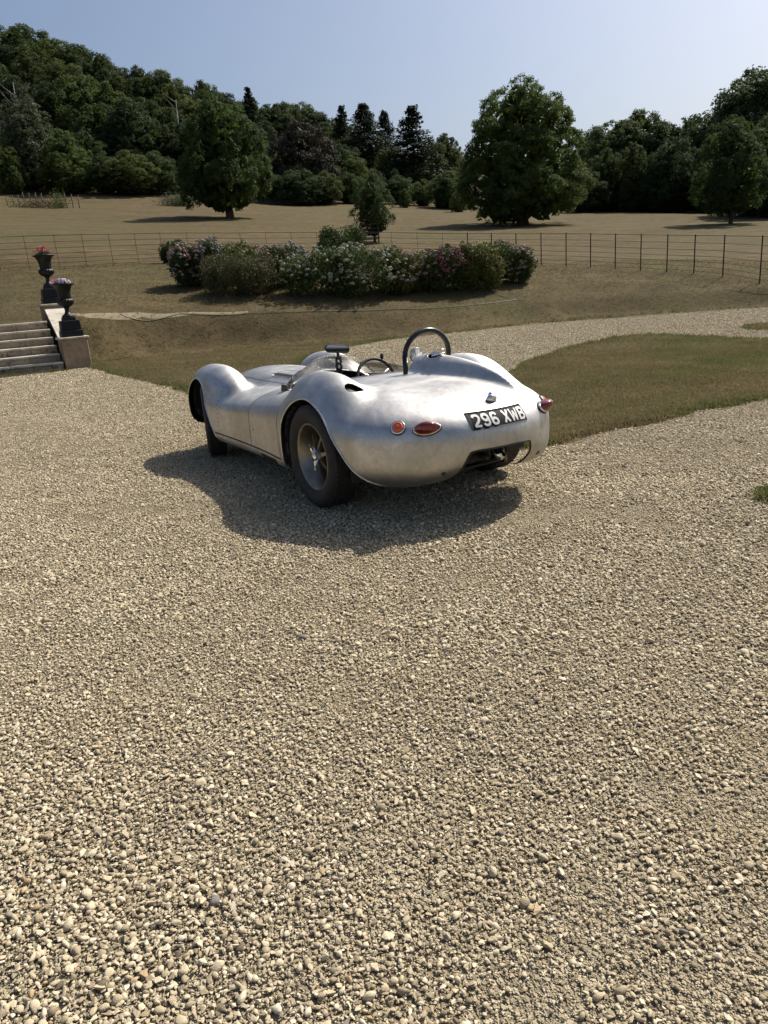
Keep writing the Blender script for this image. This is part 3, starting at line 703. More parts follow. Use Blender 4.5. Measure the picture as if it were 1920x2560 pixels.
MB().tube(skin_loop(FILL, 'xy'), .004, 6, True).build('filler_rim', M_ALU2, car)

# ---- added inner hull, shade painted in as black: wheel wells, cockpit tub, tail cavity
def inner(x, y, z):
    d = sdf(x, y, z) + .028
    ay = np.abs(y)
    well = lambda cx, r: np.maximum(np.hypot(x - cx, z - .34) - r, .45 - ay)
    d = np.maximum(d, -well(0.0, .385)); d = np.maximum(d, -well(2.36, .42))
    d = np.maximum(d, -np.maximum(np.maximum(x + .05 - .0, .30 - ay) - 0 + 0 * x, np.maximum(.10 - ay, np.maximum(-.75 - x, z - .60))))     # hollow behind rear wheels
    tub = np.maximum(np.maximum(np.abs(x - .81) - .36, ay - .48), .30 - z); d = np.maximum(d, -tub)
    d = np.maximum(d, -np.maximum(np.maximum(x + .55, ay - .52), z - .60))
    return np.maximum(d, .205 - z)
IV, IQ = surface_nets(inner, (-1.1, -.85, .16), (3.05, .85, .95), .026)
link('shade_hull', mesh_np('shade_hull', IV, IQ, False), M_SHADE, car)
for s in (1, -1):                                             # added black panel behind each rear wheel, darkening the lit gap there
    MB().box((-.405, s * .560, .39), (.012, .26, .34), 0, 0).build('shade_panel', M_SHADE, car)
# ---- wheels
def wheel(name, loc, R, wid, rr, steer=0.0, side=1):
    """side=+1: outer face towards +y"""
    w = empty(name, loc); w.parent = car; w.rotation_euler = (0, 0, steer)
    X = np.array([[1, 0, 0], [0, 0, side], [0, 1, 0]], float)      # lathe z axis -> +-y (outwards)
    if side > 0: X = np.array([[-1, 0, 0], [0, 0, 1], [0, 1, 0]], float)
    else: X = np.array([[1, 0, 0], [0, 0, -1], [0, 1, 0]], float)
    h = wid / 2
    prof = [(rr - .012, -h * .62), (rr + .006, -h * .80), (rr + .045, -h * .98), (R - .050, -h * 1.02), (R - .022, -h * .95), (R - .006, -h * .80), (R, -h * .55), (R + .001, 0), (R, h * .55), (R - .006, h * .80), (R - .022, h * .95), (R - .050, h * 1.02), (rr + .045, h * .98), (rr + .006, h * .80), (rr - .012, h * .62)]
    ty = MB().lathe(prof + [prof[0]], 64, TM((0, 0, 0), X)).build('tyre', M_RUB, w)
    tr = MB()                                                     # tread blocks
    for k, zz in enumerate(np.linspace(-h * .66, h * .66, 6)):
        for j in range(54):
            a = 2 * math.pi * (j + .5 * (k % 2)) / 54; ca, sa = math.cos(a), math.sin(a)
            Rm = np.stack([[-sa, ca, 0], [.35 * ca * 0, 0, 1], [ca, sa, 0]], 1); Rm[:, 1] = np.cross(Rm[:, 2], Rm[:, 0])
            tr.box((0, 0, 0), (2 * math.pi * R / 54 * .72, h * .20, .008), 0, 0, (.85, .8), TM(X @ np.array([ca * (R - .0005), sa * (R - .0005), zz]), X @ Rm))
    tr.build('tread', M_RUB, ty)
    f = h * .72
    rim = MB().lathe([(rr - .030, -f), (rr + .004, -f), (rr + .004, -f + .010), (rr - .016, -f + .016), (rr - .045, -f + .05), (rr - .05, -.02), (rr - .045, f - .075), (rr - .022, f - .028), (rr - .012, f - .016), (rr - .004, f - .012), (rr + .004, f - .004), (rr + .006, f + .006), (rr - .002, f + .008), (rr - .010, f - .004), (rr - .020, f - .014), (rr - .038, f - .040), (rr - .056, f - .085), (rr - .060, -.02), (rr - .06, -f), (rr - .03, -f)], 64, TM((0, 0, 0), X)).build('rim', M_CAST, w)
    dz = f - .072
    disc = MB()                                                   # dished centre with a ring of openings between the spokes
    disc.lathe([(.0, dz - .05), (rr - .055, dz - .05), (rr - .055, dz - .045), (0, dz - .045)], 40, TM((0, 0, 0), X))
    disc.build('brake_disc', M_CAST_D, w)
    for k in range(6):
        a = math.radians(17 + 60 * k); ca, sa = math.cos(a), math.sin(a)
        S = np.array([[ca, -sa, 0], [sa, ca, 0], [0, 0, 1]], float)
        r0, r1 = .038, rr - .046
        V = []
        for r_, wd, zt, zb in ((r0, .024, dz + .042, dz - .02), (r0 + (r1 - r0) * .5, .015, dz + .022, dz - .022), (r1 - .012, .016, dz + .008, dz - .026), (r1, .026, dz + .006, dz - .028)):
            V += [(r_, -wd, zb), (r_, wd, zb), (r_, wd * .62, zt), (r_, -wd * .62, zt)]
        F = [(0, 1, 2, 3), (15, 14, 13, 12)]
        for i in range(3):
            for j in range(4): F.append((i * 4 + j, i * 4 + 4 + j, i * 4 + 4 + (j + 1) % 4, i * 4 + (j + 1) % 4))
        MB().add(V, F, False, TM((0, 0, 0), X @ S)).build('spoke', M_CAST, w)
    MB().lathe([(.05, dz - .045), (.05, dz + .02), (.046, dz + .045), (.040, dz + .055), (.036, dz + .055), (.033, dz + .049), (0, dz + .049)], 32, TM((0, 0, 0), X)).build('hub', M_CAST, w)
    sp = MB().lathe([(.031, dz + .045), (.031, dz + .066), (.026, dz + .072), (0, dz + .072)], 24, TM((0, 0, 0), X)).build('spinner', M_CHROME, w)
    for a0 in (110, 290):
        a = math.radians(a0); ca, sa = math.cos(a), math.sin(a); S = np.array([[ca, -sa, 0], [sa, ca, 0], [0, 0, 1]], float); V = []
        for r_, wd, zt, zb in ((.025, .020, dz + .068, dz + .05), (.06, .014, dz + .074, dz + .058), (.092, .007, dz + .086, dz + .076)):
            V += [(r_, -wd, zb), (r_, wd, zb), (r_, wd * .7, zt), (r_, -wd * .7, zt)]
        F = [(0, 1, 2, 3), (11, 10, 9, 8)]
        for i in range(2):
            for j in range(4): F.append((i * 4 + j, i * 4 + 4 + j, i * 4 + 4 + (j + 1) % 4, i * 4 + (j + 1) % 4))
        MB().add(V, F, False, TM((0, 0, 0), X @ S)).build('spinner_ear', M_CHROME, sp)
    return w
RW = .335
wheel('wheel', (0, .675, RW), RW, .205, .218, 0, 1)
wheel('wheel', (0, -.675, RW), RW, .205, .218, 0, -1)
wheel('wheel', (2.3, .645, .322), .322, .170, .218, -.29, 1)
wheel('wheel', (2.3, -.645, .322), .322, .170, .218, -.29, -1)

# ---- number plate and its characters, lying on the tail skin
def on_tail(y, z, off): return np.stack([skin_x(y, z) - off, y, z], -1)
PY, PZ0, PZ1 = .203, .540, .632
yy = np.linspace(PY, -PY, 29); zz = np.linspace(PZ0, PZ1, 9); Yg, Zg = np.meshgrid(yy, zz, indexing='ij')
Xg = skin_x(Yg.ravel(), Zg.ravel()).reshape(Yg.shape)
NP_ = np.stack([Xg, Yg, Zg], -1).reshape(-1, 3); NN = snorm(NP_)
A = NP_ + NN * .004; B = NP_ - NN * .004; F = grid_faces(29, 9); n_ = len(A)
rim_i = [i * 9 for i in range(29)] + [28 * 9 + j for j in range(1, 9)] + [i * 9 + 8 for i in range(27, -1, -1)] + [j for j in range(7, 0, -1)]
FF = [tuple(f) for f in F] + [(rim_i[k], rim_i[(k + 1) % len(rim_i)], rim_i[(k + 1) % len(rim_i)] + n_, rim_i[k] + n_) for k in range(len(rim_i))]
plate = link('number_plate', mesh_np('number_plate', np.concatenate([A, B]), FF, True), M_PLATE, car)
def arc(cx, cy, rx, ry, a0, a1, n=9): return [(cx + rx * math.cos(math.radians(a)), cy + ry * math.sin(math.radians(a))) for a in np.linspace(a0, a1, n)]
GL = {  # strokes in a 0..1 box
 '2': [arc(.5, .72, .40, .22, 170, 0) + [(.86, .62), (.72, .46), (.12, .10)], [(.08, .07), (.94, .07)]],
 '9': [arc(.5, .70, .38, .23, 0, 360, 20), [(.88, .70), (.88, .30)] + arc(.5, .30, .38, .23, 0, -165, 9)],
 '6': [arc(.5, .30, .38, .23, 0, 360, 20), [(.12, .30), (.12, .70)] + arc(.5, .70, .38, .23, 180, 15, 9)],
 'X': [[(.10, .02), (.90, .98)], [(.10, .98), (.90, .02)]],
 'W': [[(.04, .98), (.24, .04)], [(.24, .04), (.50, .80)], [(.50, .80), (.76, .04)], [(.76, .04), (.96, .98)]],
 'B': [[(.12, .02), (.12, .98)], [(.12, .93), (.55, .93)] + arc(.55, .73, .30, .20, 90, -90) + [(.12, .53)], [(.12, .53), (.58, .53)] + arc(.58, .30, .33, .23, 90, -90) + [(.12, .07)]]}
def glyph(ch, y0, z0, w, h, th):
    V = []; F = []
    for st in GL[ch]:
        P = [np.array(st[0])]
        for q in st[1:]:
            q = np.array(q); k = max(1, int(np.linalg.norm((q - P[-1]) * (w, h)) / .006)); p0 = P[-1]
            P += [p0 + (q - p0) * (i + 1) / k for i in range(k)]
        P = np.array(P) * (w, h); m = len(P)
        for i in range(m):
            t = P[min(i + 1, m - 1)] - P[max(i - 1, 0)]; t = t / (np.linalg.norm(t) + 1e-9); nrm = np.array([-t[1], t[0]]); b = len(V)
            e = t * th * .0
            V += [P[i] + nrm * th / 2, P[i] - nrm * th / 2]
            if i: F.append((b - 2, b - 1, b + 1, b))
    V = np.array(V); V[:, 1] = np.clip(V[:, 1], 0, h)
    y = y0 - V[:, 0]; z = z0 + V[:, 1]; S = np.stack([skin_x(y, z), y, z], -1); N = snorm(S)
    me = mesh_np('plate_character', S + N * .0062, F, False, None)
    return link('plate_character', me, M_DIGIT, plate)
CW, CH, CT = .0475, .066, .0135
y_ = PY - .020
for ch in '296 XWB':
    if ch == ' ': y_ -= .026; continue
    wd = CW * (1.15 if ch == 'W' else 1.0); glyph(ch, y_, .553, wd, CH, CT * (.78 if ch == 'W' else 1)); y_ -= wd + .0115

# ---- lights on the tail
def skin_frame(y, z):
    P = on_tail(np.array([y]), np.array([z]), 0)[0]; N = snorm(P[None])[0]; return P, N
def light_oval(y, z, s):
    P, N = skin_frame(y, z); R = frame(N, (0, 1, s * .26)); o = empty('tail_light', tuple(P)); o.parent = car
    def sec(r, zz, n=36):
        V = []
        for k in range(n):
            a = 2 * math.pi * k / n; x = math.cos(a); px = .076 * x * (1.0 if s * x > 0 else 1.15); py = .041 * math.sin(a) * (1 - .18 * max(0, -s * x) ** 2)
            V.append((px * r, py * r, zz))
        return V
    def loft(rows, mat, name):
        V = [p for r in rows for p in r]; n = len(rows[0]); F = []
        for i in range(len(rows) - 1):
            for j in range(n): F.append((i * n + j, i * n + (j + 1) % n, (i + 1) * n + (j + 1) % n, (i + 1) * n + j))
        F.append(tuple(range((len(rows) - 1) * n, len(rows) * n)))
        return MB().add(V, F, True, TM((0, 0, 0), R)).build(name, mat, o)
    loft([sec(1.04, -.02), sec(1.04, .004), sec(1.0, .008)], M_TRIM, 'gasket')
    loft([sec(.99, -.01), sec(.99, .010), sec(.96, .015), sec(.92, .017)], M_CHROME, 'bezel')
    loft([sec(.93, .0), sec(.925, .019), sec(.86, .036), sec(.70, .052), sec(.52, .066), sec(.28, .074), sec(.06, .077)], M_RED, 'lens')
    for sg in (-1, 1): MB().lathe([(.005, .016), (.005, .0205), (.0, .0215)], 10, TM(R @ np.array([sg * .070, 0, .004]), R)).build('screw', M_CHROME, o)
def light_round(y, z):
    P, N = skin_frame(y, z); R = frame(N, (0, 1, 0)); o = empty('indicator_light', tuple(P)); o.parent = car
    MB().lathe([(.046, -.02), (.046, .005), (.043, .007)], 32, TM((0, 0, 0), R)).build('gasket', M_TRIM, o)
    MB().lathe([(.042, -.01), (.043, .009), (.040, .013), (.033, .012), (.031, .006)], 32, TM((0, 0, 0), R)).build('bezel', M_CHROME, o)
    MB().lathe([(.031, -.004), (.031, .012), (.027, .019), (.021, .021), (.019, .018), (.010, .022), (0, .023)], 32, TM((0, 0, 0), R)).build('lens', M_AMB, o)
light_oval(.435, .572, 1); light_oval(-.445, .572, -1); light_round(.552, .585); light_round(-.552, .585)
# plate lamp / boot handle above the plate
P, N = skin_frame(-.035, .672); R = frame(N, (0, 1, 0)); hl = empty('plate_lamp', tuple(P)); hl.parent = car
MB().lathe([(.040, -.01), (.040, .004), (.036, .008)], 28, TM((0, 0, 0), R @ np.diag([1, .62, 1]))).build('gasket', M_TRIM, hl)
MB().lathe([(.038, .0), (.038, .012), (.033, .026), (.022, .036), (.010, .040), (0, .041)], 28, TM((0, 0, 0), R @ np.diag([1, .62, 1]))).build('shade', M_CHROME, hl)
MB().lathe([(.015, 0), (.015, .030), (.010, .038), (0, .040)], 16, TM(R @ np.array([0, -.018, .004]), R)).build('knob', M_CHROME, hl)
for y in (.36, -.36):                                         # two body fasteners low on the tail
    P, N = skin_frame(y, .305); R = frame(N, (0, 1, 0)); MB().lathe([(.014, -.004), (.014, .003), (.010, .004), (.008, .002), (.0, .002)], 14, TM(P, R)).build('fastener', M_CAST_D, car)

# ---- roll hoop, head-rest details
hoop = [(.17, -.115, .70)] + [(.17, -.115, .80), (.17, -.115, .88)] + [(.17 - .02 * math.sin(math.radians(180 - a)) , -.305 - .19 * math.cos(math.radians(a)) * -1 * -1, .885 + .185 * math.sin(math.radians(a))) for a in range(0, 181, 12)] + [(.17, -.495, .86), (.17, -.495, .70)]
hp = []
for x, y, z in hoop: hp.append((x, y, z))
hp[3:3 + 16] = [(.17 - .015 * math.sin(math.radians(a)), -.305 + .19 * math.cos(math.radians(a)), .875 + .175 * math.sin(math.radians(a))) for a in range(0, 181, 12)]
MB().tube(hp, .0190, 14).build('roll_hoop', M_BLACK, car)
# wing mirror, chrome, on the far side
wm = empty('wing_mirror', (.55, -.47, .715)); wm.parent = car
MB().tube([(0, 0, 0), (.0, 0, .05), (.01, .0, .085)], .009, 10).build('stem', M_CHROME, wm)
MB().lathe([(.055, -.002), (.058, .004), (.055, .012), (.045, .028), (.028, .042), (0, .05)], 28, TM((.012, 0, .13), frame((1, -.1, .05), (0, 1, 0)))).build('mirror_shell', M_CHROME, wm)
MB().lathe([(.054, -.0035), (.0, -.0035)], 28, TM((.012, 0, .13), frame((1, -.1, .05), (0, 1, 0)))).build('mirror_glass', M_CHROME, wm)
# fuel filler in its pocket in the head-rest
fl = empty('fuel_filler', (.055, -.30, .80)); fl.parent = car
MB().lathe([(.06, -.03), (.058, -.0), (0, .0)], 24, TM((0, 0, .02))).build('pocket_floor', M_CAST_D, fl)
MB().lathe([(.030, 0), (.030, .05), (.037, .052), (.038, .072), (.034, .078), (0, .08)], 28, TM((-.015, 0, .02))).build('filler_cap', M_CHROME, fl)
MB().box((-.03, 0, .108), (.10, .022, .016), 0, .005).build('lever', M_CHROME, fl)
MB().box((-.085, 0, .110), (.018, .034, .030), 0, .004).build('catch', M_CHROME, fl)

# ---- cockpit: windscreen, mirror on its drilled bracket, steering wheel, seats, dash
def bez(P, n):
    P = np.array(P, float); t = np.linspace(0, 1, n)[:, None]
    from math import comb
    m = len(P) - 1; return sum(comb(m, i) * (1 - t) ** (m - i) * t ** i * P[i] for i in range(m + 1))
base = bez([(.70, .555), (1.12, .53), (1.25, .34), (1.28, 0), (1.25, -.34), (1.12, -.53), (.70, -.555)], 41)
bzv = skin_z(base[:, 0], base[:, 1]) - .004
top = base * 1.0; hgt = .135 * np.clip(np.sin(np.linspace(0.0, math.pi, 41)) ** .35, 0, 1)
cen = np.array([.75, 0]); rows = []
for k in range(8):
    f = k / 7; XY = base + (cen - base) * (f * .235) * (hgt / .135)[:, None]; rows.append(np.stack([XY[:, 0], XY[:, 1], bzv + hgt * f + .006 * math.sin(f * 3.14)], -1))
WV = np.stack(rows, 1); ws = link('windscreen', mesh_np('windscreen', WV.reshape(-1, 3), grid_faces(41, 8), True), M_CLEAR, car)
sm = ws.modifiers.new('thickness', 'SOLIDIFY'); sm.thickness = .003
MB().tube(WV[1:-1, 7], .0030, 6).build('screen_edge', M_CLEAR, ws)
MB().tube(np.stack([base[:, 0], base[:, 1], bzv + .006], -1), .0055, 6).build('screen_base_strip', M_ALU2, ws)
for s in (1, -1):                                             # end brackets of the screen
    zb = float(skin_z(np.array([.80]), np.array([.56]))[0]); MB().box((.80, s * .552, zb + .022), (.13, .012, .05), 0, .003, (.7, 1)).build('screen_bracket', M_CAST_D, ws)
mir = empty('rear_mirror', (.86, .055, .55)); mir.parent = car
bk = MB(); hz_, n16 = .0435, 16                                # upright drilled with a row of round holes
for k in range(6):
    w0 = .033 - .0016 * k; w1 = .033 - .0016 * (k + 1); zc = .055 + hz_ * (k + .5); V = []
    for xx in (-.010, .010):
        for ring in (0, 1):
            for j in range(n16):
                a = 2 * math.pi * (j + .5) / n16; cx, sx = math.cos(a), math.sin(a)
                if ring == 0: m = 1 / max(abs(cx), abs(sx)); zz = sx * m; V.append((xx, cx * m * (w0 + (w1 - w0) * (zz + 1) / 2), zc + zz * hz_ / 2))
                else: V.append((xx, cx * (.0165 - .0006 * k), zc + sx * (.0165 - .0006 * k)))
    F = []
    for j in range(n16):
        q = (j + 1) % n16; F += [(j, q, n16 + q, n16 + j), (2 * n16 + q, 2 * n16 + j, 3 * n16 + j, 3 * n16 + q), (n16 + j, n16 + q, 3 * n16 + q, 3 * n16 + j)]
        if abs(V[j][1] - V[q][1]) < .004 or k == 5 and V[j][2] > zc: F.append((q, j, 2 * n16 + j, 2 * n16 + q))
    bk.add(V, F, False)
bk.build('bracket', M_BLACK, mir); MB().box((0, 0, .322), (.026, .050, .016), 0, .004).build('bracket_cap', M_BLACK, mir)
MB().tube([(0, 0, .32), (0, 0, .365)], .011, 10).build('stalk', M_BLACK, mir)
def capsule(r, hw, d, n=10):
    ring = [(hw + r * math.cos(math.radians(a)), r * math.sin(math.radians(a))) for a in np.linspace(-90, 90, n)] + [(-hw + r * math.cos(math.radians(a)), r * math.sin(math.radians(a))) for a in np.linspace(90, 270, n)]
    V = []; rows = [(0.9, d), (1.0, d * .85), (1.0, 0)]
    for k, x in rows: V += [(p[0] * (1 if k == 1 else .985), p[1] * k, x) for p in ring]
    m = len(ring); F = [tuple(range(m))]
    for i in range(len(rows) - 1):
        for j in range(m): F.append((i * m + (j + 1) % m, i * m + j, (i + 1) * m + j, (i + 1) * m + (j + 1) % m))
    return V, F, [(p[0], p[1], -.0005) for p in ring]
Vc, Fc, ringc = capsule(.031, .067, .03); Rm = frame((1.0, -.22, .17), (0, -1, -.10))
MB().add(Vc, Fc, True, TM((0, 0, .385), Rm)).build('mirror_shell', M_BLACK, mir)
MB().add([(p[0] * .96, p[1] * .92, -.001) for p in ringc], [tuple(range(len(ringc)))[::-1]], False, TM((0, 0, .385), Rm)).build('mirror_glass', M_CHROME, mir)
stw = empty('steering_wheel', (.90, -.30, .655)); stw.parent = car
Rw = frame((-1, 0, .38), (0, 1, 0)); ring = [Rw @ np.array([.175 * math.cos(a), .175 * math.sin(a), 0]) for a in np.linspace(0, 2 * math.pi, 49)[:-1]]
MB().tube(ring, .013, 10, True).build('wheel_rim', M_TRIM, stw)
for a in (90, 210, 330):
    v = Rw @ np.array([math.cos(math.radians(a)), math.sin(math.radians(a)), 0]); MB().tube([v * .02, v * .172], [.013, .009], 6).build('wheel_spoke', M_ALU2, stw)
MB().lathe([(.035, -.01), (.035, .012), (0, .016)], 20, TM((0, 0, 0), Rw)).build('wheel_boss', M_BLACK, stw)
MB().tube([(0, 0, 0), (.30, 0, -.12)], .014, 10).build('steering_column', M_BLACK, stw)
MB().box((1.13, 0, .60), (.03, .90, .14), 0, .01).build('dashboard', M_TRIM, car)
for y in (-.30, .28):
    st = empty('seat', (.72, y, .30)); st.parent = car
    MB().box((0, 0, .06), (.42, .36, .10), 0, .03).build('cushion', M_SCUFF, st)
    MB().box((-.235, 0, .20), (.08, .36, .32), 0, .025, (1, .9)).build('backrest', M_SCUFF, st)
# tiny mirror flag on the far edge of the screen
MB().lathe([(.0, -.003), (.026, -.002), (.026, .003), (0, .004)], 16, TM((.80, -.30, .845), frame((-1, .2, 0), (0, 1, 0)) @ np.diag([.55, 1, 1]))).build('screen_mirror', M_BLACK, car)

# ---- bonnet: panel seams, vents, rivets; sill louvres
def skin_strip(pts, w, off, name, mat, parent=car):
    P = np.array(pts, float); out = []
    for a, b in zip(P[:-1], P[1:]):
        k = max(2, int(np.linalg.norm(b - a) / .025)); out += [a + (b - a) * i / k for i in range(k)]
    out.append(P[-1]); Q = np.array(out); Z = skin_z(Q[:, 0], Q[:, 1]); MB().tube(np.stack([Q[:, 0], Q[:, 1], Z + off], -1), w, 5).build(name, mat, parent)
for s in (1, -1):
    skin_strip([(1.20, s * .33), (2.45, s * .30)], .0022, .0, 'bonnet_seam', M_TRIM)
    skin_strip([(1.32, s * .12), (1.32, s * .27), (1.75, s * .25), (1.75, s * .12), (1.32, s * .12)], .003, .0, 'vent_frame', M_ALU2)
    for k in range(12):
        x = 1.35 + .034 * k; z0, z1 = [float(skin_z(np.array([x]), np.array([s * q]))[0]) for q in (.13, .255)]
        MB().box((x, s * .19, (z0 + z1) / 2 + .001), (.020, .125, .005), 0, 0, None).build('vent_slot', M_TRIM, car)
skin_strip([(2.45, .30), (2.45, -.30)], .0022, .0, 'bonnet_seam', M_TRIM)
rv = bpy.data.meshes.new('rivet'); rb = MB().lathe([(.0046, -.001), (.0044, .0012), (.003, .0022), (0, .0026)], 8); rv = rb.mesh('rivet'); rv.materials.append(M_CAST_D)
for k in range(15):                                           # rivets round the back of the front wings
    t = k / 14; z = .31 + .40 * min(t * 1.25, 1) if t < .8 else .71
    for s in (1, -1):
        if t < .72:
            zz_ = .30 + .36 * t / .72; xx_ = 1.80 + .02 * t; yv = float(skin_y(np.array([xx_]), np.array([zz_]))[0]); P = np.array([[xx_, s * yv, zz_]])
        else:
            u = (t - .72) / .28; yv = .62 - .26 * u; xx_ = 1.80 - .09 * u; P = np.array([[xx_, s * yv, float(skin_z(np.array([xx_]), np.array([s * yv]))[0])]])
        N = snorm(P)[0]; o = link('rivet', rv, None, car); o.matrix_local = Matrix(TM(P[0], frame(N)).tolist())
for s, sl_ in ((1, SILLS[0]), (-1, SILLS[2])):
    for k in range(11):
        x = .60 + .030 * k; y = s * float(skin_y(np.array([x]), np.array([.225]))[0])
        MB().tube([(x, y - s * .004, .245), (x - .012, y + s * .004, .225), (x - .020, y - s * .012, .202)], .0055, 6).build('louvre', M_TRIM, sl_)
for s in (1, -1):
    P = np.array([[1.01, s * float(skin_y(np.array([1.01]), np.array([.40]))[0]), .40]]); N = snorm(P)[0]
    MB().lathe([(.008, -.002), (.008, .0012), (0, .0014)], 12, TM(P[0], frame(N))).build('door_catch', M_TRIM, car)

# ---- running gear seen through the tail opening
MB().tube([(-.42, .62, .33), (-.45, .3, .30), (-.45, -.3, .30), (-.42, -.62, .33)], .034, 12).build('axle_tube', M_TRIM, car)
MB().lathe([(.0, -.12), (.08, -.11), (.12, -.05), (.125, .03), (.09, .10), (0, .12)], 20, TM((-.15, 0, .33), frame((-1, 0, 0)))).build('differential', M_CAST_D, car)
for s in (1, -1):
    MB().tube([(-.15, s * .1, .33), (0, s * .58, .335)], .028, 10).build('drive_shaft', M_TRIM, car)
    MB().lathe([(.14, -.006), (.14, .006), (.06, .008), (.06, -.008)], 32, TM((-.18, s * .17, .34), frame((0, 1, 0)))).build('brake_disc', M_CAST_D, car)
    sh = MB().tube([(-.70, s * .255, .46), (-.70, s * .262, .36)], .019, 12).build('damper', M_RED if s > 0 else M_TRIM, car)
    MB().tube([(-.70, s * .262, .36), (-.69, s * .27, .235)], .024, 12).build('damper_body', M_CAST, car)
    MB().tube([(-.20, s * .30, .262), (-.66, s * .16, .27)], .020, 12).build('radius_arm', M_CAST_D, car)
MB().tube([(-.80, -.16, .30), (-.72, -.17, .33)], .03, 14).build('drain_cap', M_CHROME, car)
MB().tube([(-.62, .36, .235), (-.66, 0, .232), (-.62, -.36, .235)], .012, 8).build('cross_tube', M_TRIM, car)
MB().box((.9, 0, .205), (2.9, .84, .012), 0, 0).build('shade_slab', M_SHADE, car)  # added dark slab, keeps lit ground from showing through the tail opening
MB().box((-.34, 0, .40), (.22, .80, .34), 0, .02).build('shade_box', M_SHADE, car)  # added dark mass so the tail opening looks shaded inside
# ================================================================== STEPS, URNS, FENCE, HEDGE
def mat_limestone(name, c=(.36, .30, .22), dark=.5):
    t = NT(name); pos = t.n('ShaderNodeNewGeometry').outputs['Position']
    a = t.noise(pos, 2.2, 6, .65); b = t.noise(pos, 22, 5, .7); l = t.noise(pos, 7, 5, .6, .5)
    col = t.ramp(a, [(.3, tuple(x * .72 for x in c)), (.7, tuple(min(1, x * 1.18) for x in c))])
    col = t.mix(t.math('MULTIPLY', t.ramp(l, [(.52, (0, 0, 0)), (.66, (1, 1, 1))]), dark), col, (.075, .068, .055))
    col = t.mix(t.math('MULTIPLY', t.ramp(b, [(.55, (0, 0, 0)), (.7, (1, 1, 1))]), .35), col, (.14, .125, .10))
    return t.done(t.bsdf(col, .9, 0, t.bump(b, .5, .01), Specular_IOR_Level=.2))
M_TREAD = mat_limestone('weathered_tread', (.50, .46, .38), .35); M_RISER = mat_limestone('weathered_riser', (.33, .27, .20), .75); M_PIER = mat_limestone('sandy_stone', (.34, .25, .165), .35)
M_IRON = plain('black_cast_iron', (.007, .007, .008), .45, .0, .3, 18, .12, 60, Specular_IOR_Level=.3)
def SP(u, v): p = O2 + UX * u + UY * v; return p[0], p[1]      # u to the right along the steps, v up the flight
steps = empty('stone_steps', (*SP(-PW / 2, -PW / 2), 0)); tag(steps, 'weathered stone flight of six steps between gravel drive and upper lawn', 'steps')
def child(o, parent):
    o.parent = parent; o.matrix_parent_inverse = parent.matrix_world.inverted() if False else Matrix.Translation(-Vector(parent.location)); return o
rs = np.random.default_rng(5)
for k in range(NST):
    v0 = -PW / 2 + .10 + GO * k; z0 = RISE * k; u = -PW / 2 + .01; lim = -6.2
    while u > lim:                                             # riser blocks
        w = rs.uniform(.45, .8); w = min(w, u - lim) ; p = SP(u - w / 2, v0 + GO / 2 + .03)
        child(MB().box((p[0], p[1], z0 + (RISE - .05) / 2 + rs.uniform(-.002, .0)), (w - .008, GO + .02 + rs.uniform(-.012, .012), RISE - .055), SA, .006).build('riser_block', M_RISER, None), steps); u -= w
        if w < .2: break
    u = -PW / 2 + .01 - (.35 if k % 2 else 0)
    first = True
    u = -PW / 2 + .01
    while u > lim:                                             # tread slabs
        w = rs.uniform(.8, 1.3) * (.5 if (first and k % 2) else 1); first = False; w = min(w, u - lim); p = SP(u - w / 2, v0 + GO / 2 + .005)
        child(MB().box((p[0], p[1], z0 + RISE - .026 + rs.uniform(-.003, .003)), (w - .006, GO + .075, .052), SA, .010).build('tread_slab', M_TREAD, None), steps); u -= w
        if w < .2: break
def pier(u, v, z, h, lab):
    x, y = SP(u, v); o = empty('stone_pier', (x, y, z)); o.rotation_euler = (0, 0, SA); tag(o, lab, 'pier', 'piers of the garden steps')
    MB().box((0, 0, h / 2 - .08), (PW - .10, PW - .10, h + .16), 0, .012).build('shaft', M_PIER, o)
    MB().box((0, 0, h + .028), (PW, PW, .056), 0, .014).build('cap_slab', M_TREAD, o)
    return o
UPZ = TOPZ - .02; H1, H2 = .75, .42
pier(0, 0, 0, H1, 'sandy stone pier at the foot of the steps, planter of petunias on top')
pier(0, FV, UPZ, H2, 'sandy stone pier at the head of the steps, planter of pink flowers on top')
# sloping side wall between the piers
x, y = SP(0, 0); wall = empty('ramp_wall', (x, y, 0)); wall.rotation_euler = (0, 0, SA); tag(wall, 'low stone side wall sloping up beside the steps', 'wall')
wv = [PW / 2 - .05, FV - PW / 2 + .05]; zt = [H1 - .02, UPZ + H2 - .06]
def prism(hw, lo, hi):
    V = [(-hw, wv[0], lo[0]), (hw, wv[0], lo[0]), (hw, wv[1], lo[1]), (-hw, wv[1], lo[1]), (-hw, wv[0], hi[0]), (hw, wv[0], hi[0]), (hw, wv[1], hi[1]), (-hw, wv[1], hi[1])]
    return V, [(3, 2, 1, 0), (4, 5, 6, 7), (0, 1, 5, 4), (1, 2, 6, 5), (2, 3, 7, 6), (3, 0, 4, 7)]
MB().add(*prism(.23, (-.2, -.1), (zt[0] - .05, zt[1] - .05))).build('wall_core', M_RISER, wall)
MB().add(*prism(.28, (zt[0] - .048, zt[1] - .048), zt)).build('coping', M_TREAD, wall)
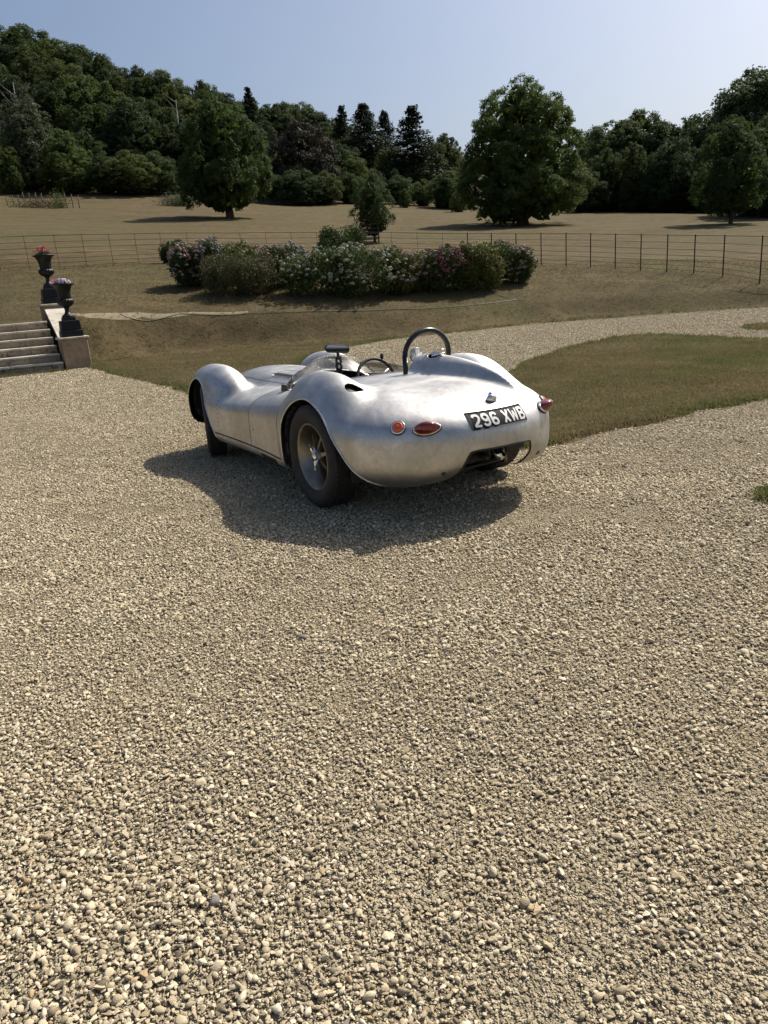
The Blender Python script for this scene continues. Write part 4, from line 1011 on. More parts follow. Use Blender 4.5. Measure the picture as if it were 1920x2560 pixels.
# urns on stepped plinths
def flute(n, a): return lambda t, z: 1 + a * abs(math.sin(n * t / 2))
def urn(x, y, z, lab, s=1.0):
    o = empty('garden_urn', (x, y, z)); o.rotation_euler = (0, 0, SA); tag(o, lab, 'urn', 'cast iron urns on the step piers'); o.scale = (s, s, s * 1.15)
    pb = MB().box((0, 0, .065), (.48, .48, .13), 0, .012, (.97, .97)).build('plinth_base', M_IRON, o)
    MB().box((0, 0, .225), (.43, .43, .19), 0, .010, (.94, .94)).build('plinth_block', M_IRON, o)
    MB().box((0, 0, .355), (.30, .30, .07), 0, .012, (.9, .9)).build('plinth_top', M_IRON, o)
    MB().lathe([(.135, .385), (.135, .41), (.12, .42), (.085, .44), (.055, .475), (.048, .52), (.055, .55), (.075, .56), (.06, .575), (.09, .59)], 36).build('foot', M_IRON, o)
    MB().lathe([(.06, .575), (.12, .60), (.165, .645), (.180, .69), (.165, .725), (.13, .735)], 72, None, True, flute(18, .07)).build('fluted_bowl', M_IRON, o)
    MB().lathe([(.12, .72), (.135, .735), (.138, .78), (.148, .86), (.170, .93), (.205, .985), (.25, 1.005), (.258, 1.015), (.255, 1.028), (.225, 1.03), (.185, 1.0), (.16, .99), (0, .985)], 40).build('flared_neck', M_IRON, o)
    rimv = MB()
    for k in range(36):
        a = 2 * math.pi * k / 36; rimv.lathe([(.0, -.012), (.012, -.006), (.014, .0), (.010, .008), (0, .012)], 8, TM((.247 * math.cos(a), .247 * math.sin(a), 1.018)))
    rimv.build('beaded_rim', M_IRON, o)
    return o
def mat_leaf(name, c, var=.35, trans=.25, rough=.55, vs=1.2):
    t = NT(name); pos = t.n('ShaderNodeNewGeometry').outputs['Position']; oi = t.n('ShaderNodeObjectInfo').outputs['Random']
    f = t.math('ADD', t.math('MULTIPLY', t.noise(pos, vs, 4, .6), .75), t.math('MULTIPLY', oi, .25))
    col = t.ramp(f, [(.25, tuple(x * (1 - var) for x in c)), (.5, c), (.75, (c[0] * (1 + var * 1.3), c[1] * (1 + var), c[2] * (1 + var * .6)))])
    b = t.bsdf(col, max(rough, .65), 0, None, Specular_IOR_Level=.16); tr = t.n('ShaderNodeBsdfTranslucent'); t.l(col, tr.inputs[0]); mx = t.n('ShaderNodeMixShader'); mx.inputs[0].default_value = trans
    t.l(b.outputs[0], mx.inputs[1]); t.l(tr.outputs[0], mx.inputs[2]); return t.done(mx.outputs[0])
def leaf_quads(P, N, size, r, asp=.55, fold=.12):
    """one pointed leaf (two triangles-ish quad) at each point P facing N"""
    n = len(P); N = N / (np.linalg.norm(N, axis=1)[:, None] + 1e-9); t = r.normal(size=(n, 3)); t -= N * (t * N).sum(1)[:, None]; t /= np.linalg.norm(t, axis=1)[:, None] + 1e-9
    b = np.cross(N, t); s = (size * r.uniform(.6, 1.4, n))[:, None]
    V = np.stack([P - t * s, P + b * s * asp - N * s * fold, P + t * s, P - b * s * asp - N * s * fold], 1).reshape(-1, 3)
    return V, np.arange(4 * n).reshape(-1, 4)
def blob_leaves(r, n, cen, rad, outward=1.0):
    d = r.normal(size=(n, 3)); d /= np.linalg.norm(d, axis=1)[:, None]; k = r.uniform(.55, 1.0, n)[:, None]
    return cen + d * rad * k, d * outward + r.normal(size=(n, 3)) * .8
ML_GER = mat_leaf('bedding_leaves', (.045, .085, .025)); 
def petal_mat(name, c): return plain(name, c, .6, 0, .15, 20)
M_PINK = petal_mat('pink_petals', (.52, .15, .14)); M_WHITE = petal_mat('pale_petals', (.62, .52, .62)); M_VIOLET = petal_mat('violet_petals', (.22, .06, .28)); M_CRIM = petal_mat('crimson_petals', (.60, .05, .12))
def flower_disc(r, P, N, rad):
    V = []; F = []
    for p, n_ in zip(P, N):
        R = frame(n_, r.normal(size=3)); b = len(V); V.append(p)
        for k in range(10):
            a = 2 * math.pi * k / 10; rr = rad * (1 if k % 2 else .72); V.append(p + R @ np.array([rr * math.cos(a), rr * math.sin(a), .25 * rad]))
        F += [(b, b + 1 + k, b + 1 + (k + 1) % 10) for k in range(10)]
    return V, F
def planting(x, y, z, kind, lab):
    o = empty('bedding_plant', (x, y, z)); tag(o, lab, 'flowers'); r = np.random.default_rng(3 if kind else 4)
    p, n_ = blob_leaves(r, 700, np.array([0, 0, .05]), np.array([.21, .21, .10])); V, F = leaf_quads(p, n_, .022, r); link('foliage', mesh_np('foliage', V, F), ML_GER, o)
    if kind:                                                   # loose pink heads on stalks
        st = MB(); Pf = []; Nf = []
        for k in range(38):
            a = r.uniform(0, 6.28); q = r.uniform(.02, .24); h = r.uniform(.10, .27) * (1 - q * 1.2); c = np.array([q * math.cos(a), q * math.sin(a), h + .04]); st.tube([(c[0] * .7, c[1] * .7, .05), c], .003, 5)
            for j in range(9): d = r.normal(size=3); d /= np.linalg.norm(d); Pf.append(c + d * .022); Nf.append(d)
        st.build('stems', ML_GER, o); V, F = flower_disc(r, Pf, Nf, .017); tag(link('flower_heads', mesh_np('flower_heads', V, F), M_PINK, o), kind='stuff')
    else:                                                      # petunias: pale trumpets with violet throats
        Pf = []; Nf = []
        for k in range(62):
            d = r.normal(size=3); d[2] = abs(d[2]) + .15; d[1] -= .3; d /= np.linalg.norm(d); Pf.append(np.array([0, 0, .05]) + d * np.array([.23, .23, .13])); Nf.append(d)
        V, F = flower_disc(r, Pf, Nf, .032); tag(link('flower_heads', mesh_np('flower_heads', V, F), M_WHITE, o), kind='stuff')
        V, F = flower_disc(r, [a + b * .004 for a, b in zip(Pf, Nf)], Nf, .017); tag(link('flower_throats', mesh_np('flower_throats', V, F), M_VIOLET, o), kind='stuff')
        Pc = [np.array([-.20, -.05, .13]) + r.normal(0, .025, 3) for _ in range(14)]; V, F = flower_disc(r, Pc, [np.array([0, -.5, .8])] * 14, .02); tag(link('crimson_heads', mesh_np('crimson_heads', V, F), M_CRIM, o), kind='stuff')
x, y = SP(0, 0); urn(x, y, H1 + .056, 'black cast iron urn of petunias on the lower step pier', 1.12); planting(x, y, H1 + .056 + 1.27, 0, 'white and violet petunias spilling from the lower black urn')
x, y = SP(0, FV); urn(x, y, UPZ + H2 + .056, 'black cast iron urn of pink flowers on the upper step pier', 1.12); planting(x, y, UPZ + H2 + .056 + 1.27, 1, 'loose pink flowers standing in the upper black urn')

# --- narrow gravel path along the bank top and the garden hose beside it
def ribbon(name, pts, w, off, mat, step=.25):
    P = np.array(pts, float); out = []
    for a, b in zip(P[:-1], P[1:]):
        k = max(1, int(np.linalg.norm(b - a) / step)); out += [a + (b - a) * i / k for i in range(k)]
    out.append(P[-1]); P = np.array(out); T = np.gradient(P, axis=0); T /= np.linalg.norm(T, axis=1)[:, None]; Nn = np.stack([-T[:, 1], T[:, 0]], 1)
    ww = np.interp(np.linspace(0, 1, len(P)), np.linspace(0, 1, len(w)), w); R = []
    for s in np.linspace(-1, 1, 5): q = P + Nn * (ww * s / 2)[:, None]; R.append(np.stack([q[:, 0], q[:, 1], ground_z(q[:, 0], q[:, 1]) + off * (1 - .8 * abs(s))], -1))
    return tag(link(name, mesh_np(name, np.stack(R, 1).reshape(-1, 3), grid_faces(len(P), 5), True), mat), kind='structure')
def meet(px, py, y0=12, y1=60):                                # first hit of a pixel's ray with the land
    v = ray(px, py); t = np.linspace(y0, y1, 1500) / v[1]; Q = CO + t[:, None] * v; g = ground_z(Q[:, 0], Q[:, 1]); i = int(np.argmax(Q[:, 2] < g)); return Q[i] if (Q[:, 2] < g).any() else Q[-1]
p_top = SP(-3, FV + .1); h0 = [meet(px, py, 17) [:2] for px, py in ((215, 788), (350, 786), (480, 784), (620, 780))]
ribbon('garden_path', [SP(-7, FV + .0), SP(-2, FV + .05)] + [tuple(p) for p in h0], [1.3, 1.2, .45, .28, .20, .12], .014, M_BED)
M_HOSE = plain('hose_green', (.20, .27, .20), .5, 0, .1, 5)
hz = [meet(px, py, 17) for px, py in ((300, 789), (450, 787), (620, 785), (750, 782), (900, 779), (1050, 773), (1150, 767), (1230, 759), (1290, 751), (1262, 744), (1245, 738))]
HS = []
for a, b in zip(hz[:-1], hz[1:]):
    for i in range(12): q = a + (b - a) * i / 12; HS.append((q[0], q[1], gz1(q[0], q[1]) + .022))
tag(MB().tube(HS, .010, 6).build('garden_hose', M_HOSE), 'thin green garden hose lying along the top of the bank', 'hose')

# --- estate fence: iron posts and rails
M_FENCE = plain('rusty_iron', (.030, .022, .017), .75, .3, .4, 9)
FP = [(-170, 604, 29.5), (0, 591, 31.3), (133, 587, 31.6), (353, 583, 34), (600, 581, 35), (900, 582, 35.5), (1200, 583, 34.5), (1440, 583, 32), (1640, 586, 29.3), (1834, 588, 26.8), (2060, 592, 24.7)]
FT = np.array([at_y(*q) for q in FP]); dl = np.concatenate([[0], np.cumsum(np.linalg.norm(np.diff(FT[:, :2], axis=0), axis=1))])
fence = empty('estate_fence', (FT[5][0], FT[5][1], gz1(FT[5][0], FT[5][1]))); tag(fence, 'dark iron estate fence of thin posts and seven rails along the meadow', 'fence')
ds = np.arange(0, dl[-1], 1.12); cx, cy, cz = [pchip(dl, FT[:, i])(ds) for i in range(3)]
FB = np.array([min(gz1(a, b), c - 1.2) for a, b, c in zip(cx, cy, cz)])
FH = np.clip(cz - FB, 1.25, 1.7)
for i in range(len(ds)):
    w = .042 if i > len(ds) * .60 else .014
    child(MB().box((cx[i], cy[i], FB[i] + FH[i] / 2 - .1), (w, .012, FH[i] + .22), math.atan2(cy[min(i + 1, len(ds) - 1)] - cy[i - 1 if i else 0], cx[min(i + 1, len(ds) - 1)] - cx[i - 1 if i else 0])).build('post', M_FENCE, None), fence)
for f in (.985, .80, .62, .46, .32, .19, .07):
    child(MB().tube([(a, b, c + h * f) for a, b, c, h in zip(cx, cy, FB, FH)], .0075 if f < .9 else .010, 5).build('rail', M_FENCE, None), fence)

# --- the hydrangea bed
ML_HY = mat_leaf('hydrangea_leaves', (.055, .082, .024), .4); ML_HYY = mat_leaf('hydrangea_leaves_yellow', (.105, .115, .032), .35); ML_BR = mat_leaf('shrub_leaves_brown', (.075, .078, .036), .35); ML_BUSH = mat_leaf('bush_leaves', (.052, .085, .022), .3)
HC = {'white': (.30, .31, .21), 'lilac': (.29, .25, .26), 'pink': (.29, .17, .14), 'dusty': (.25, .185, .15), 'magenta': (.20, .062, .080), 'blue': (.20, .185, .24), 'pale': (.30, .245, .18), 'green': (.22, .24, .11)}
HM = {k: plain('hydrangea_' + k, v, .75, 0, .3, 25) for k, v in HC.items()}
def bush(name, px0, px1, ytop, ybase, Y, depth, leaf, heads, lab, cat='shrub', nleaf=3400, lsz=.045, group=None, dens=1.0):
    c = at_y((px0 + px1) / 2, ybase, Y); w = (px1 - px0) / FPX * Y; top = at_y((px0 + px1) / 2, ytop, Y)[2]; gz = gz1(c[0], c[1]); h = top - gz
    o = empty(name, (c[0], c[1], gz)); tag(o, lab, cat, group); r = np.random.default_rng(abs(hash(lab)) % 1000 if False else int(px0 * 7 + px1))
    w *= 1.09 if px0 < 600 else 1.2; n = 46; P = []; N = []; cl = []; nleaf = int(nleaf * 2.6)
    for k in range(n):                                         # lumpy mound
        a = r.uniform(0, 6.28); q = math.sqrt(r.random()) * .84; zc = h * (.06 + .72 * max(0, 1 - q ** 6) ** .5 * r.uniform(.02, 1.0) ** .8); cc = np.array([math.cos(a) * q * w / 2, math.sin(a) * q * depth / 2, zc])
        rd = np.array([.24 * w * .8, .24 * depth * .8, .26 * h]) * r.uniform(.75, 1.2); rd = np.clip(rd, .2, .40); cl.append((cc, rd))
        p, nn = blob_leaves(r, nleaf // n, cc, rd); P.append(p); N.append(nn)
    P = np.concatenate(P); N = np.concatenate(N); k = (P[:, 2] > -.02) & (P[:, 2] < h * 1.03); V, F = leaf_quads(P[k], N[k], lsz, r); link('foliage', mesh_np('foliage', V, F), leaf, o)
    st = MB()
    for k in range(9): cc = cl[k][0]; st.tube([(cc[0] * .2, cc[1] * .2, -.05), (cc[0] * .6, cc[1] * .6, cc[2] * .5), tuple(cc)], [.018, .012, .006], 5)
    st.build('stems', M_BARK, o)
    for col, num in heads:                                     # mop heads: tight domes of florets
        PV = []; PF = []; cnt = 0
        for _ in range(int(num * 5)):
            cc, rd = cl[r.integers(n)]; d = r.normal(size=3); d[2] = d[2] * .8 + .35; d[1] -= .35; d /= np.linalg.norm(d); p = cc + d * rd * 1.02
            if any((((p - c2) / r2) ** 2).sum() < .9 for c2, r2 in cl) or p[2] < h * .22: continue
            R = r.uniform(.05, .085); m = 26; dd = r.normal(size=(m, 3)); dd /= np.linalg.norm(dd, axis=1)[:, None]; dd[:, 2] = np.abs(dd[:, 2]) * 1.0 - .25
            v, f = leaf_quads(p + dd * R, dd + r.normal(size=(m, 3)) * .25, R * .36, r, .9, .0); PF.append(f + sum(len(q) for q in PV)); PV.append(v); cnt += 1
            if cnt >= num: break
        if PV: tag(link('flower_heads', mesh_np('flower_heads', np.concatenate(PV), np.concatenate(PF)), HM[col], o), kind='stuff')
    return o
M_BARK = plain('grey_bark', (.085, .070, .052), .9, 0, .35, 6, .5, 20)
HG = 'hydrangeas in the island bed'
bush('hydrangea_bush', 438, 520, 606, 700, 27.8, 1.3, ML_HY, [('pink', 90), ('lilac', 40)], 'hydrangea with dusty red-pink heads at the bed end by the steps', group=HG)
bush('hydrangea_bush', 485, 560, 595, 690, 28.1, 1.2, ML_HY, [('lilac', 110)], 'hydrangea thick with pale lilac heads beside the dusty red-pink one', group=HG)
bush('hydrangea_bush', 545, 650, 599, 690, 28.6, 1.4, ML_HYY, [('green', 40), ('blue', 14)], 'yellow-green hydrangea with few violet heads rising behind the brown shrub', group=HG)
bush('brown_shrub', 520, 690, 620, 722, 26.8, 1.6, ML_BR, [], 'bushy brownish shrub without flowers at the front of the bed', nleaf=6500, lsz=.03)
bush('hydrangea_bush', 640, 725, 612, 705, 27.8, 1.2, ML_HY, [('pink', 50), ('pale', 30)], 'hydrangea with salmon pink heads behind the brown shrub', group=HG)
bush('hydrangea_bush', 690, 765, 607, 700, 28.2, 1.2, ML_HY, [('blue', 40), ('lilac', 40)], 'hydrangea with blue and lilac heads between salmon and white ones', group=HG)
bush('hydrangea_bush', 728, 862, 616, 733, 26.7, 1.7, ML_HY, [('white', 70), ('green', 40)], 'dark leafy hydrangea with sparse small greenish heads at the front', group=HG)
bush('hydrangea_bush', 845, 990, 606, 732, 26.7, 1.8, ML_HY, [('white', 190)], 'broad hydrangea crowded with creamy white heads in the middle of the bed', group=HG)
bush('hydrangea_bush', 955, 1045, 612, 728, 27.1, 1.5, ML_HYY, [('pale', 60), ('dusty', 40)], 'hydrangea with bright green leaves and faded buff heads', group=HG)
bush('hydrangea_bush', 1020, 1100, 612, 722, 27.4, 1.4, ML_HY, [('dusty', 90)], 'hydrangea with dull mauve heads beside the magenta one', group=HG)
bush('hydrangea_bush', 1078, 1158, 612, 716, 27.4, 1.4, ML_HY, [('magenta', 120)], 'hydrangea with deep magenta heads', group=HG)
bush('hydrangea_bush', 1130, 1245, 600, 713, 27.6, 1.6, ML_HYY, [('green', 30)], 'tall yellow-green hydrangea nearly without flowers, next to the magenta one', group=HG, nleaf=5200)
bush('hydrangea_bush', 1200, 1280, 601, 692, 28.8, 1.3, ML_HY, [('pale', 40)], 'dark hydrangea with small pale heads standing behind the yellow-green one', group=HG)
bush('hydrangea_bush', 1255, 1326, 616, 695, 28.6, 1.2, ML_HY, [('pale', 70), ('dusty', 20)], 'rounded hydrangea with pale pink heads at the bed end by the open lawn', group=HG)
bush('round_bush', 806, 912, 552, 640, 31.2, 1.5, ML_BUSH, [], 'rounded bright green bush rising behind the hydrangea bed', nleaf=6000, lsz=.04)
bush('lawn_shrub', 405, 458, 596, 628, 34.7, .8, ML_BUSH, [], 'small green shrub at the estate fence beyond the flower bed', nleaf=1500, lsz=.05)
# ================================================================== TREES
ML = {'oak': mat_leaf('oak_leaves', (0.050, 0.080, 0.022), .4, .42, .55, .5), 'plane': mat_leaf('maple_leaves', (.105, .150, .040), .4, .5, .5, .45), 'wood': mat_leaf('woodland_leaves', (0.058, 0.085, 0.027), .42, .42, .6, .16),
      'wood2': mat_leaf('beech_leaves', (.075, .100, .030), .4, .45, .6, .16), 'wood3': mat_leaf('ash_leaves', (.046, .072, .026), .4, .38, .6, .16),
      'bright': mat_leaf('bright_leaves', (0.090, 0.125, 0.034), .35, .45, .55, .3), 'grey': mat_leaf('willow_leaves', (0.068, 0.087, 0.046), .3, .35, .6, .3), 'dark': mat_leaf('copper_leaves', (.040, .038, .022), .3, .15, .5, .4),
      'con': mat_leaf('needles', (.036, .050, .026), .35, .12, .65, .5)}
M_TRUNK = plain('tree_bark', (.060, .050, .038), .95, 0, .4, 3, .6, 10); M_DEAD = plain('bleached_wood', (.27, .25, .22), .9, 0, .2, 6)
def rprof(prof): return pchip([p[0] for p in prof], [p[1] for p in prof])
def crown_mesh(seed, H, prof, nlobe, nleaf, leaf, squash=.8, lobe=.30, clump=.085, loose=.12):
    """foliage in three orders: big boughs filling an envelope (prof: radius over relative height), clumps on each bough, leaves in each clump"""
    r = np.random.default_rng(seed); f = rprof(prof); t0, t1 = prof[0][0], prof[-1][0]; R = max(p[1] for p in prof)
    tt = np.linspace(t0, t1, 300); w = np.maximum(f(tt), .10 * R); w /= w.sum(); cw = np.cumsum(w); P = []; N = []
    cl = []; ga = 2.399
    for k in range(nlobe):                                      # boughs spread evenly over the envelope, then shaken
        t = float(np.interp((k + r.uniform(.2, .8)) / nlobe, cw, tt)); a = ga * k + r.normal(0, .35); ft = float(f(np.array([t]))[0])
        rl = R * lobe * r.uniform(.65, 1.25); q = max(0.0, ft * r.uniform(.88, 1.10) - rl * .72); c = np.array([q * math.cos(a), q * math.sin(a), t * H - rl * .35 * (t > .3)])
        nc = int(9 + 26 * (rl / (R * lobe)) ** 2)
        for j in range(nc):
            d = r.normal(size=3); d[:2] += .75 * np.array([math.cos(a), math.sin(a)]); d[2] += .45; d /= np.linalg.norm(d); cl.append((c + d * rl * np.array([1, 1, squash]) * r.uniform(.75, 1.04), R * clump * r.uniform(.55, 1.4), d))
    per = nleaf / len(cl)
    for c, rc, dl_ in cl:
        n = int(per * (rc / (R * clump)) ** 2) + 2; d = r.normal(size=(n, 3)) + dl_ * .5; d /= np.linalg.norm(d, axis=1)[:, None]
        P.append(c + d * rc * r.uniform(.3, 1.15, (n, 1)) * np.array([1, 1, .8])); N.append(d * .6 + dl_ * .5 + np.array([0, 0, .25]) + r.normal(size=(n, 3)) * .55)
    P = np.concatenate(P); N = np.concatenate(N); k = P[:, 2] > t0 * H * .7 - .2; V, F = leaf_quads(P[k], N[k], leaf, r)
    m = 1300; t = r.choice(tt, p=w, size=m); a = r.uniform(0, 6.28, m); q = f(t) * np.sqrt(r.random(m)) * .66          # inner foliage
    V2, F2 = leaf_quads(np.stack([q * np.cos(a), q * np.sin(a), t * H - .05 * H], -1), r.normal(size=(m, 3)), np.full(m, R * .09), r, .7)
    return mesh_np('crown', np.concatenate([V, V2]), np.concatenate([F, F2 + len(V)]))
def trunk_mesh(seed, H, r0, z0, prof, nl=9):
    r = np.random.default_rng(seed + 50); m = MB(); f = rprof(prof); top = H * .86
    P = [(0, 0, -.6), (0, 0, 0), (r.normal(0, .03) * H * .3, r.normal(0, .03) * H * .3, z0)]; p = np.array(P[-1])
    for k in range(4): p = p + np.array([r.normal(0, .02) * H, r.normal(0, .02) * H, (top - z0) / 4]); P.append(tuple(p))
    m.tube(P, [r0 * 1.7, r0 * 1.3, r0 * .9, r0 * .7, r0 * .5, r0 * .3, r0 * .1], 10)
    P = np.array(P)
    for k in range(nl):
        t = r.uniform(z0 / H * .85, .75); s = P[2] + (P[-1] - P[2]) * np.clip((t * H - z0) / (top - z0), 0, 1); a = 6.283 * k / nl + r.normal(0, .4); L = f(np.array([min(t + .08, prof[-1][0])]))[0] * r.uniform(.6, .9)
        e = s + np.array([L * math.cos(a), L * math.sin(a), L * r.uniform(.15, .7)]); md = (s + e) / 2 + np.array([0, 0, L * .06]); m.tube([s, md, e], [r0 * .42, r0 * .26, r0 * .06], 7)
    return m.mesh('trunk')
def conifer_mesh(seed, H, R, lev, leaf, droop=.18, bare=.25, gap=1.0):
    r = np.random.default_rng(seed); P = []; N = []; m = MB(); m.tube([(0, 0, -.5), (0, 0, H * .5), (r.normal(0, .1), 0, H)], [H * .018, H * .011, .03], 8)
    for k in range(lev):
        t = bare + (1 - bare) * (k + r.uniform(-.3, .3)) / lev; t = min(max(t, bare), .99); L0 = R * (1 - t) ** .8 / (1 - bare) ** .8; nb = r.integers(5, 8)
        for b in range(nb):
            a = r.uniform(0, 6.28); L = L0 * r.uniform(.65, 1.12) + .25; n = int(14 + 26 * L / R); u = r.uniform(.12, 1, n) ** .8
            up = np.where(u > .6, (u - .6) * .35, 0); x = u * L; pz = t * H - droop * x + up * L; sw = r.normal(0, .09 * L, n) * (1.1 - u) + r.normal(0, .05 * R, n)
            P.append(np.stack([x * math.cos(a) - sw * math.sin(a), x * math.sin(a) + sw * math.cos(a), pz + r.normal(0, .03 * R, n)], -1)); N.append(np.array([0, 0, 1.0]) + r.normal(size=(n, 3)) * .45)
            m.tube([(0, 0, t * H), (L * .9 * math.cos(a), L * .9 * math.sin(a), t * H - droop * L * .8)], [.05, .015], 4)
    V, F = leaf_quads(np.concatenate(P), np.concatenate(N), leaf, r, .5); return mesh_np('crown', V, F), m.mesh('trunk')
KINDS = {}
def kind(name, mat, H, crown, trunk): crown.materials.append(ML[mat]); trunk.materials.append(M_TRUNK); KINDS[name] = (H, crown, trunk)
PR_ROUND = [(.06, .26 * 14), (.22, .44 * 14), (.5, .48 * 14), (.72, .41 * 14), (.88, .27 * 14), (1.0, .07 * 14)]
PR_TALL = [(.04, 3.6), (.2, 4.8), (.45, 5.0), (.7, 4.2), (.88, 2.6), (1.0, .5)]
for i in range(4): kind('broad%d' % i, ('wood', 'wood3', 'wood2', 'wood')[i], 14, crown_mesh(10 + i, 14, PR_ROUND, 34, 23000, .165, .75, .30), trunk_mesh(10 + i, 14, .32, 2.2, PR_ROUND))
for i in range(3): kind('tall%d' % i, ('wood2', 'wood', 'wood3')[i], 17, crown_mesh(20 + i, 17, PR_TALL, 36, 23000, .165, .95, .36), trunk_mesh(20 + i, 17, .34, 2.0, PR_TALL))
kind('bright0', 'bright', 14, crown_mesh(31, 14, PR_TALL and [(.03, 3.4), (.2, 5.2), (.45, 5.0), (.7, 3.6), (.88, 1.9), (1.0, .3)], 40, 22000, .15, .8, .30), trunk_mesh(31, 14, .28, 1.2, PR_TALL))
kind('grey0', 'grey', 15, crown_mesh(33, 15, PR_TALL, 36, 20000, .16, 1.25, .34), trunk_mesh(33, 15, .3, 1.5, PR_TALL))
PR_OAK = [(.13, 3.4), (.22, 5.6), (.4, 5.9), (.6, 5.2), (.8, 4.0), (.93, 2.3), (1.0, .6)]
kind('oak', 'oak', 13.5, crown_mesh(41, 13.5, PR_OAK, 46, 36000, .125, .7, .27, .07), trunk_mesh(41, 13.5, .46, 2.4, PR_OAK, 12))
PR_PLANE = [(.095, 5.2), (.14, 7.0), (.25, 7.2), (.42, 6.6), (.6, 6.2), (.78, 5.3), (.9, 3.9), (1.0, 1.2)]
kind('plane', 'plane', 15.2, crown_mesh(44, 15.2, PR_PLANE, 75, 85000, .115, .72, .24, .055), trunk_mesh(44, 15.2, .62, 1.6, PR_PLANE, 14))
PR_COP = [(.02, 5.4), (.15, 6.8), (.4, 7.0), (.65, 6.0), (.85, 3.8), (1.0, .6)]
kind('copper', 'dark', 14, crown_mesh(47, 14, PR_COP, 52, 30000, .15, .55, .26, .07), trunk_mesh(47, 14, .5, 1.5, PR_COP))
PR_YOUNG = [(.16, .9), (.3, 1.6), (.5, 1.75), (.7, 1.4), (.88, .8), (1.0, .15)]
kind('young', 'wood', 5.6, crown_mesh(51, 5.6, PR_YOUNG, 24, 9500, .06, .95, .34, .11), trunk_mesh(51, 5.6, .10, 1.0, PR_YOUNG, 8))
PR_RIGHT = [(.14, 3.2), (.3, 4.6), (.5, 4.8), (.7, 3.9), (.88, 2.3), (1.0, .4)]
kind('slim', 'oak', 13, crown_mesh(55, 13, PR_RIGHT, 40, 24000, .12, .85, .28, .08), trunk_mesh(55, 13, .24, 2.1, PR_RIGHT, 11))
for i in range(3): kind('fir%d' % i, 'con', 17, *conifer_mesh(60 + i, 17, 5.0 + .7 * i, 40, .27, .16 + .05 * i, (.10, .22, .34)[i]))
def tree(px, ytop, Y, kd, name, lab, group=None, wide=1.0, ybase=None):
    """stands on the land at Y metres ahead; its height puts its top at the pixel"""
    b = at_y(px, ytop, Y); x, z1 = b[0], b[2]
    for _ in range(3):
        z0 = gz1(x, Y); q = project([[x, Y, z0]])[0]; t = at_y(px, ytop, Y); x = t[0] + (z1 - z0) * math.tan(ROLL) * 0
    if ybase is not None:
        g = at_y(px, ybase, Y); z0 = min(z0, g[2]) if abs(g[2] - z0) < 1.5 else z0
    H, cr, tk = KINDS[kd]; s = (z1 - z0) / H
    o = empty(name, (x, Y, z0)); o.rotation_euler = (0, 0, random.uniform(0, 6.28)); wj = random.uniform(.88, 1.14); o.scale = (s * wide * wj, s * wide * wj, s); tag(o, lab, 'tree', group)
    for nm, me in (('crown', cr), ('trunk', tk)):
        c = bpy.data.objects.new(nm, me); COL.objects.link(c); c.parent = o
    return o
tree(538, 238, 84, 'oak', 'oak_tree', 'broad dark green oak standing alone in the dry meadow with bare lower trunk')
tree(1300, 205, 78, 'plane', 'maple_tree', 'huge dense green maple spreading low over the dry meadow', wide=1.1)
tree(1842, 285, 66, 'slim', 'meadow_tree', 'slender meadow tree with straight bare trunk beside the far wood')
tree(925, 432, 54, 'young', 'young_tree', 'young tree inside a wooden guard in the meadow')
tree(745, 288, 128, 'copper', 'copper_beech', 'domed dark copper beech at the foot of the wood', wide=.95)
WG = 'trees of the wooded hill'; WL = 'full leafy tree in the dense wood climbing the hill behind the meadow'
WOOD = [  # pixel x, top y, distance, kind, width
 (-60, 70, 215, 'broad0', 1.2), (35, 62, 212, 'broad1', 1.25), (110, 86, 208, 'broad2', 1.2), (185, 112, 210, 'broad3', 1.1), (245, 138, 205, 'broad0', 1.1), (60, 120, 190, 'tall0', 1.2), (150, 150, 188, 'broad2', 1.15), (-30, 150, 185, 'broad3', 1.2),
 (295, 182, 200, 'tall1', 1.0), (345, 166, 205, 'broad1', 1.0), (395, 175, 205, 'broad2', 1.0), (455, 214, 205, 'broad3', 1.1), (505, 203, 208, 'broad0', .95), (560, 235, 205, 'broad1', 1.1), (620, 250, 205, 'broad2', 1.1), (690, 255, 200, 'broad3', 1.2), (735, 258, 205, 'broad0', 1.15), (800, 282, 205, 'broad1', 1.1), (850, 300, 200, 'broad2', 1.1),
 (20, 190, 170, 'broad1', 1.1), (105, 200, 168, 'tall2', 1.2), (200, 190, 172, 'broad0', 1.25), (275, 215, 170, 'tall0', 1.2), (365, 245, 175, 'broad3', 1.1), (425, 265, 172, 'tall1', 1.1), (470, 240, 180, 'broad2', 1.2), (600, 300, 165, 'broad1', 1.1), (660, 300, 170, 'tall2', 1.1), (830, 330, 165, 'broad0', 1.0), (880, 345, 165, 'broad3', 1.0),
 (-40, 300, 135, 'broad2', 1.1), (240, 255, 142, 'tall1', 1.25), (310, 240, 140, 'tall2', 1.2), (370, 300, 138, 'broad0', 1.1), (430, 300, 140, 'tall0', 1.1), (490, 290, 140, 'broad1', 1.1), (620, 330, 138, 'broad3', 1.1), (300, 380, 128, 'broad1', 1.0), (640, 400, 130, 'broad2', 1.0), (690, 390, 134, 'tall0', 1.0), (850, 360, 150, 'broad1', 1.0), (880, 390, 135, 'broad2', .9), (80, 300, 145, 'broad3', 1.1), (200, 330, 135, 'broad0', 1.1), (400, 400, 124, 'broad3', .8),
 (960, 370, 150, 'tall1', 1.0), (1010, 385, 150, 'broad0', .9), (930, 420, 140, 'broad3', .9), (985, 420, 138, 'tall2', .8), (1110, 330, 160, 'tall1', 1.0), (1085, 352, 158, 'broad2', .95), (1140, 372, 165, 'broad1', .8), (1050, 380, 150, 'tall0', .9)]
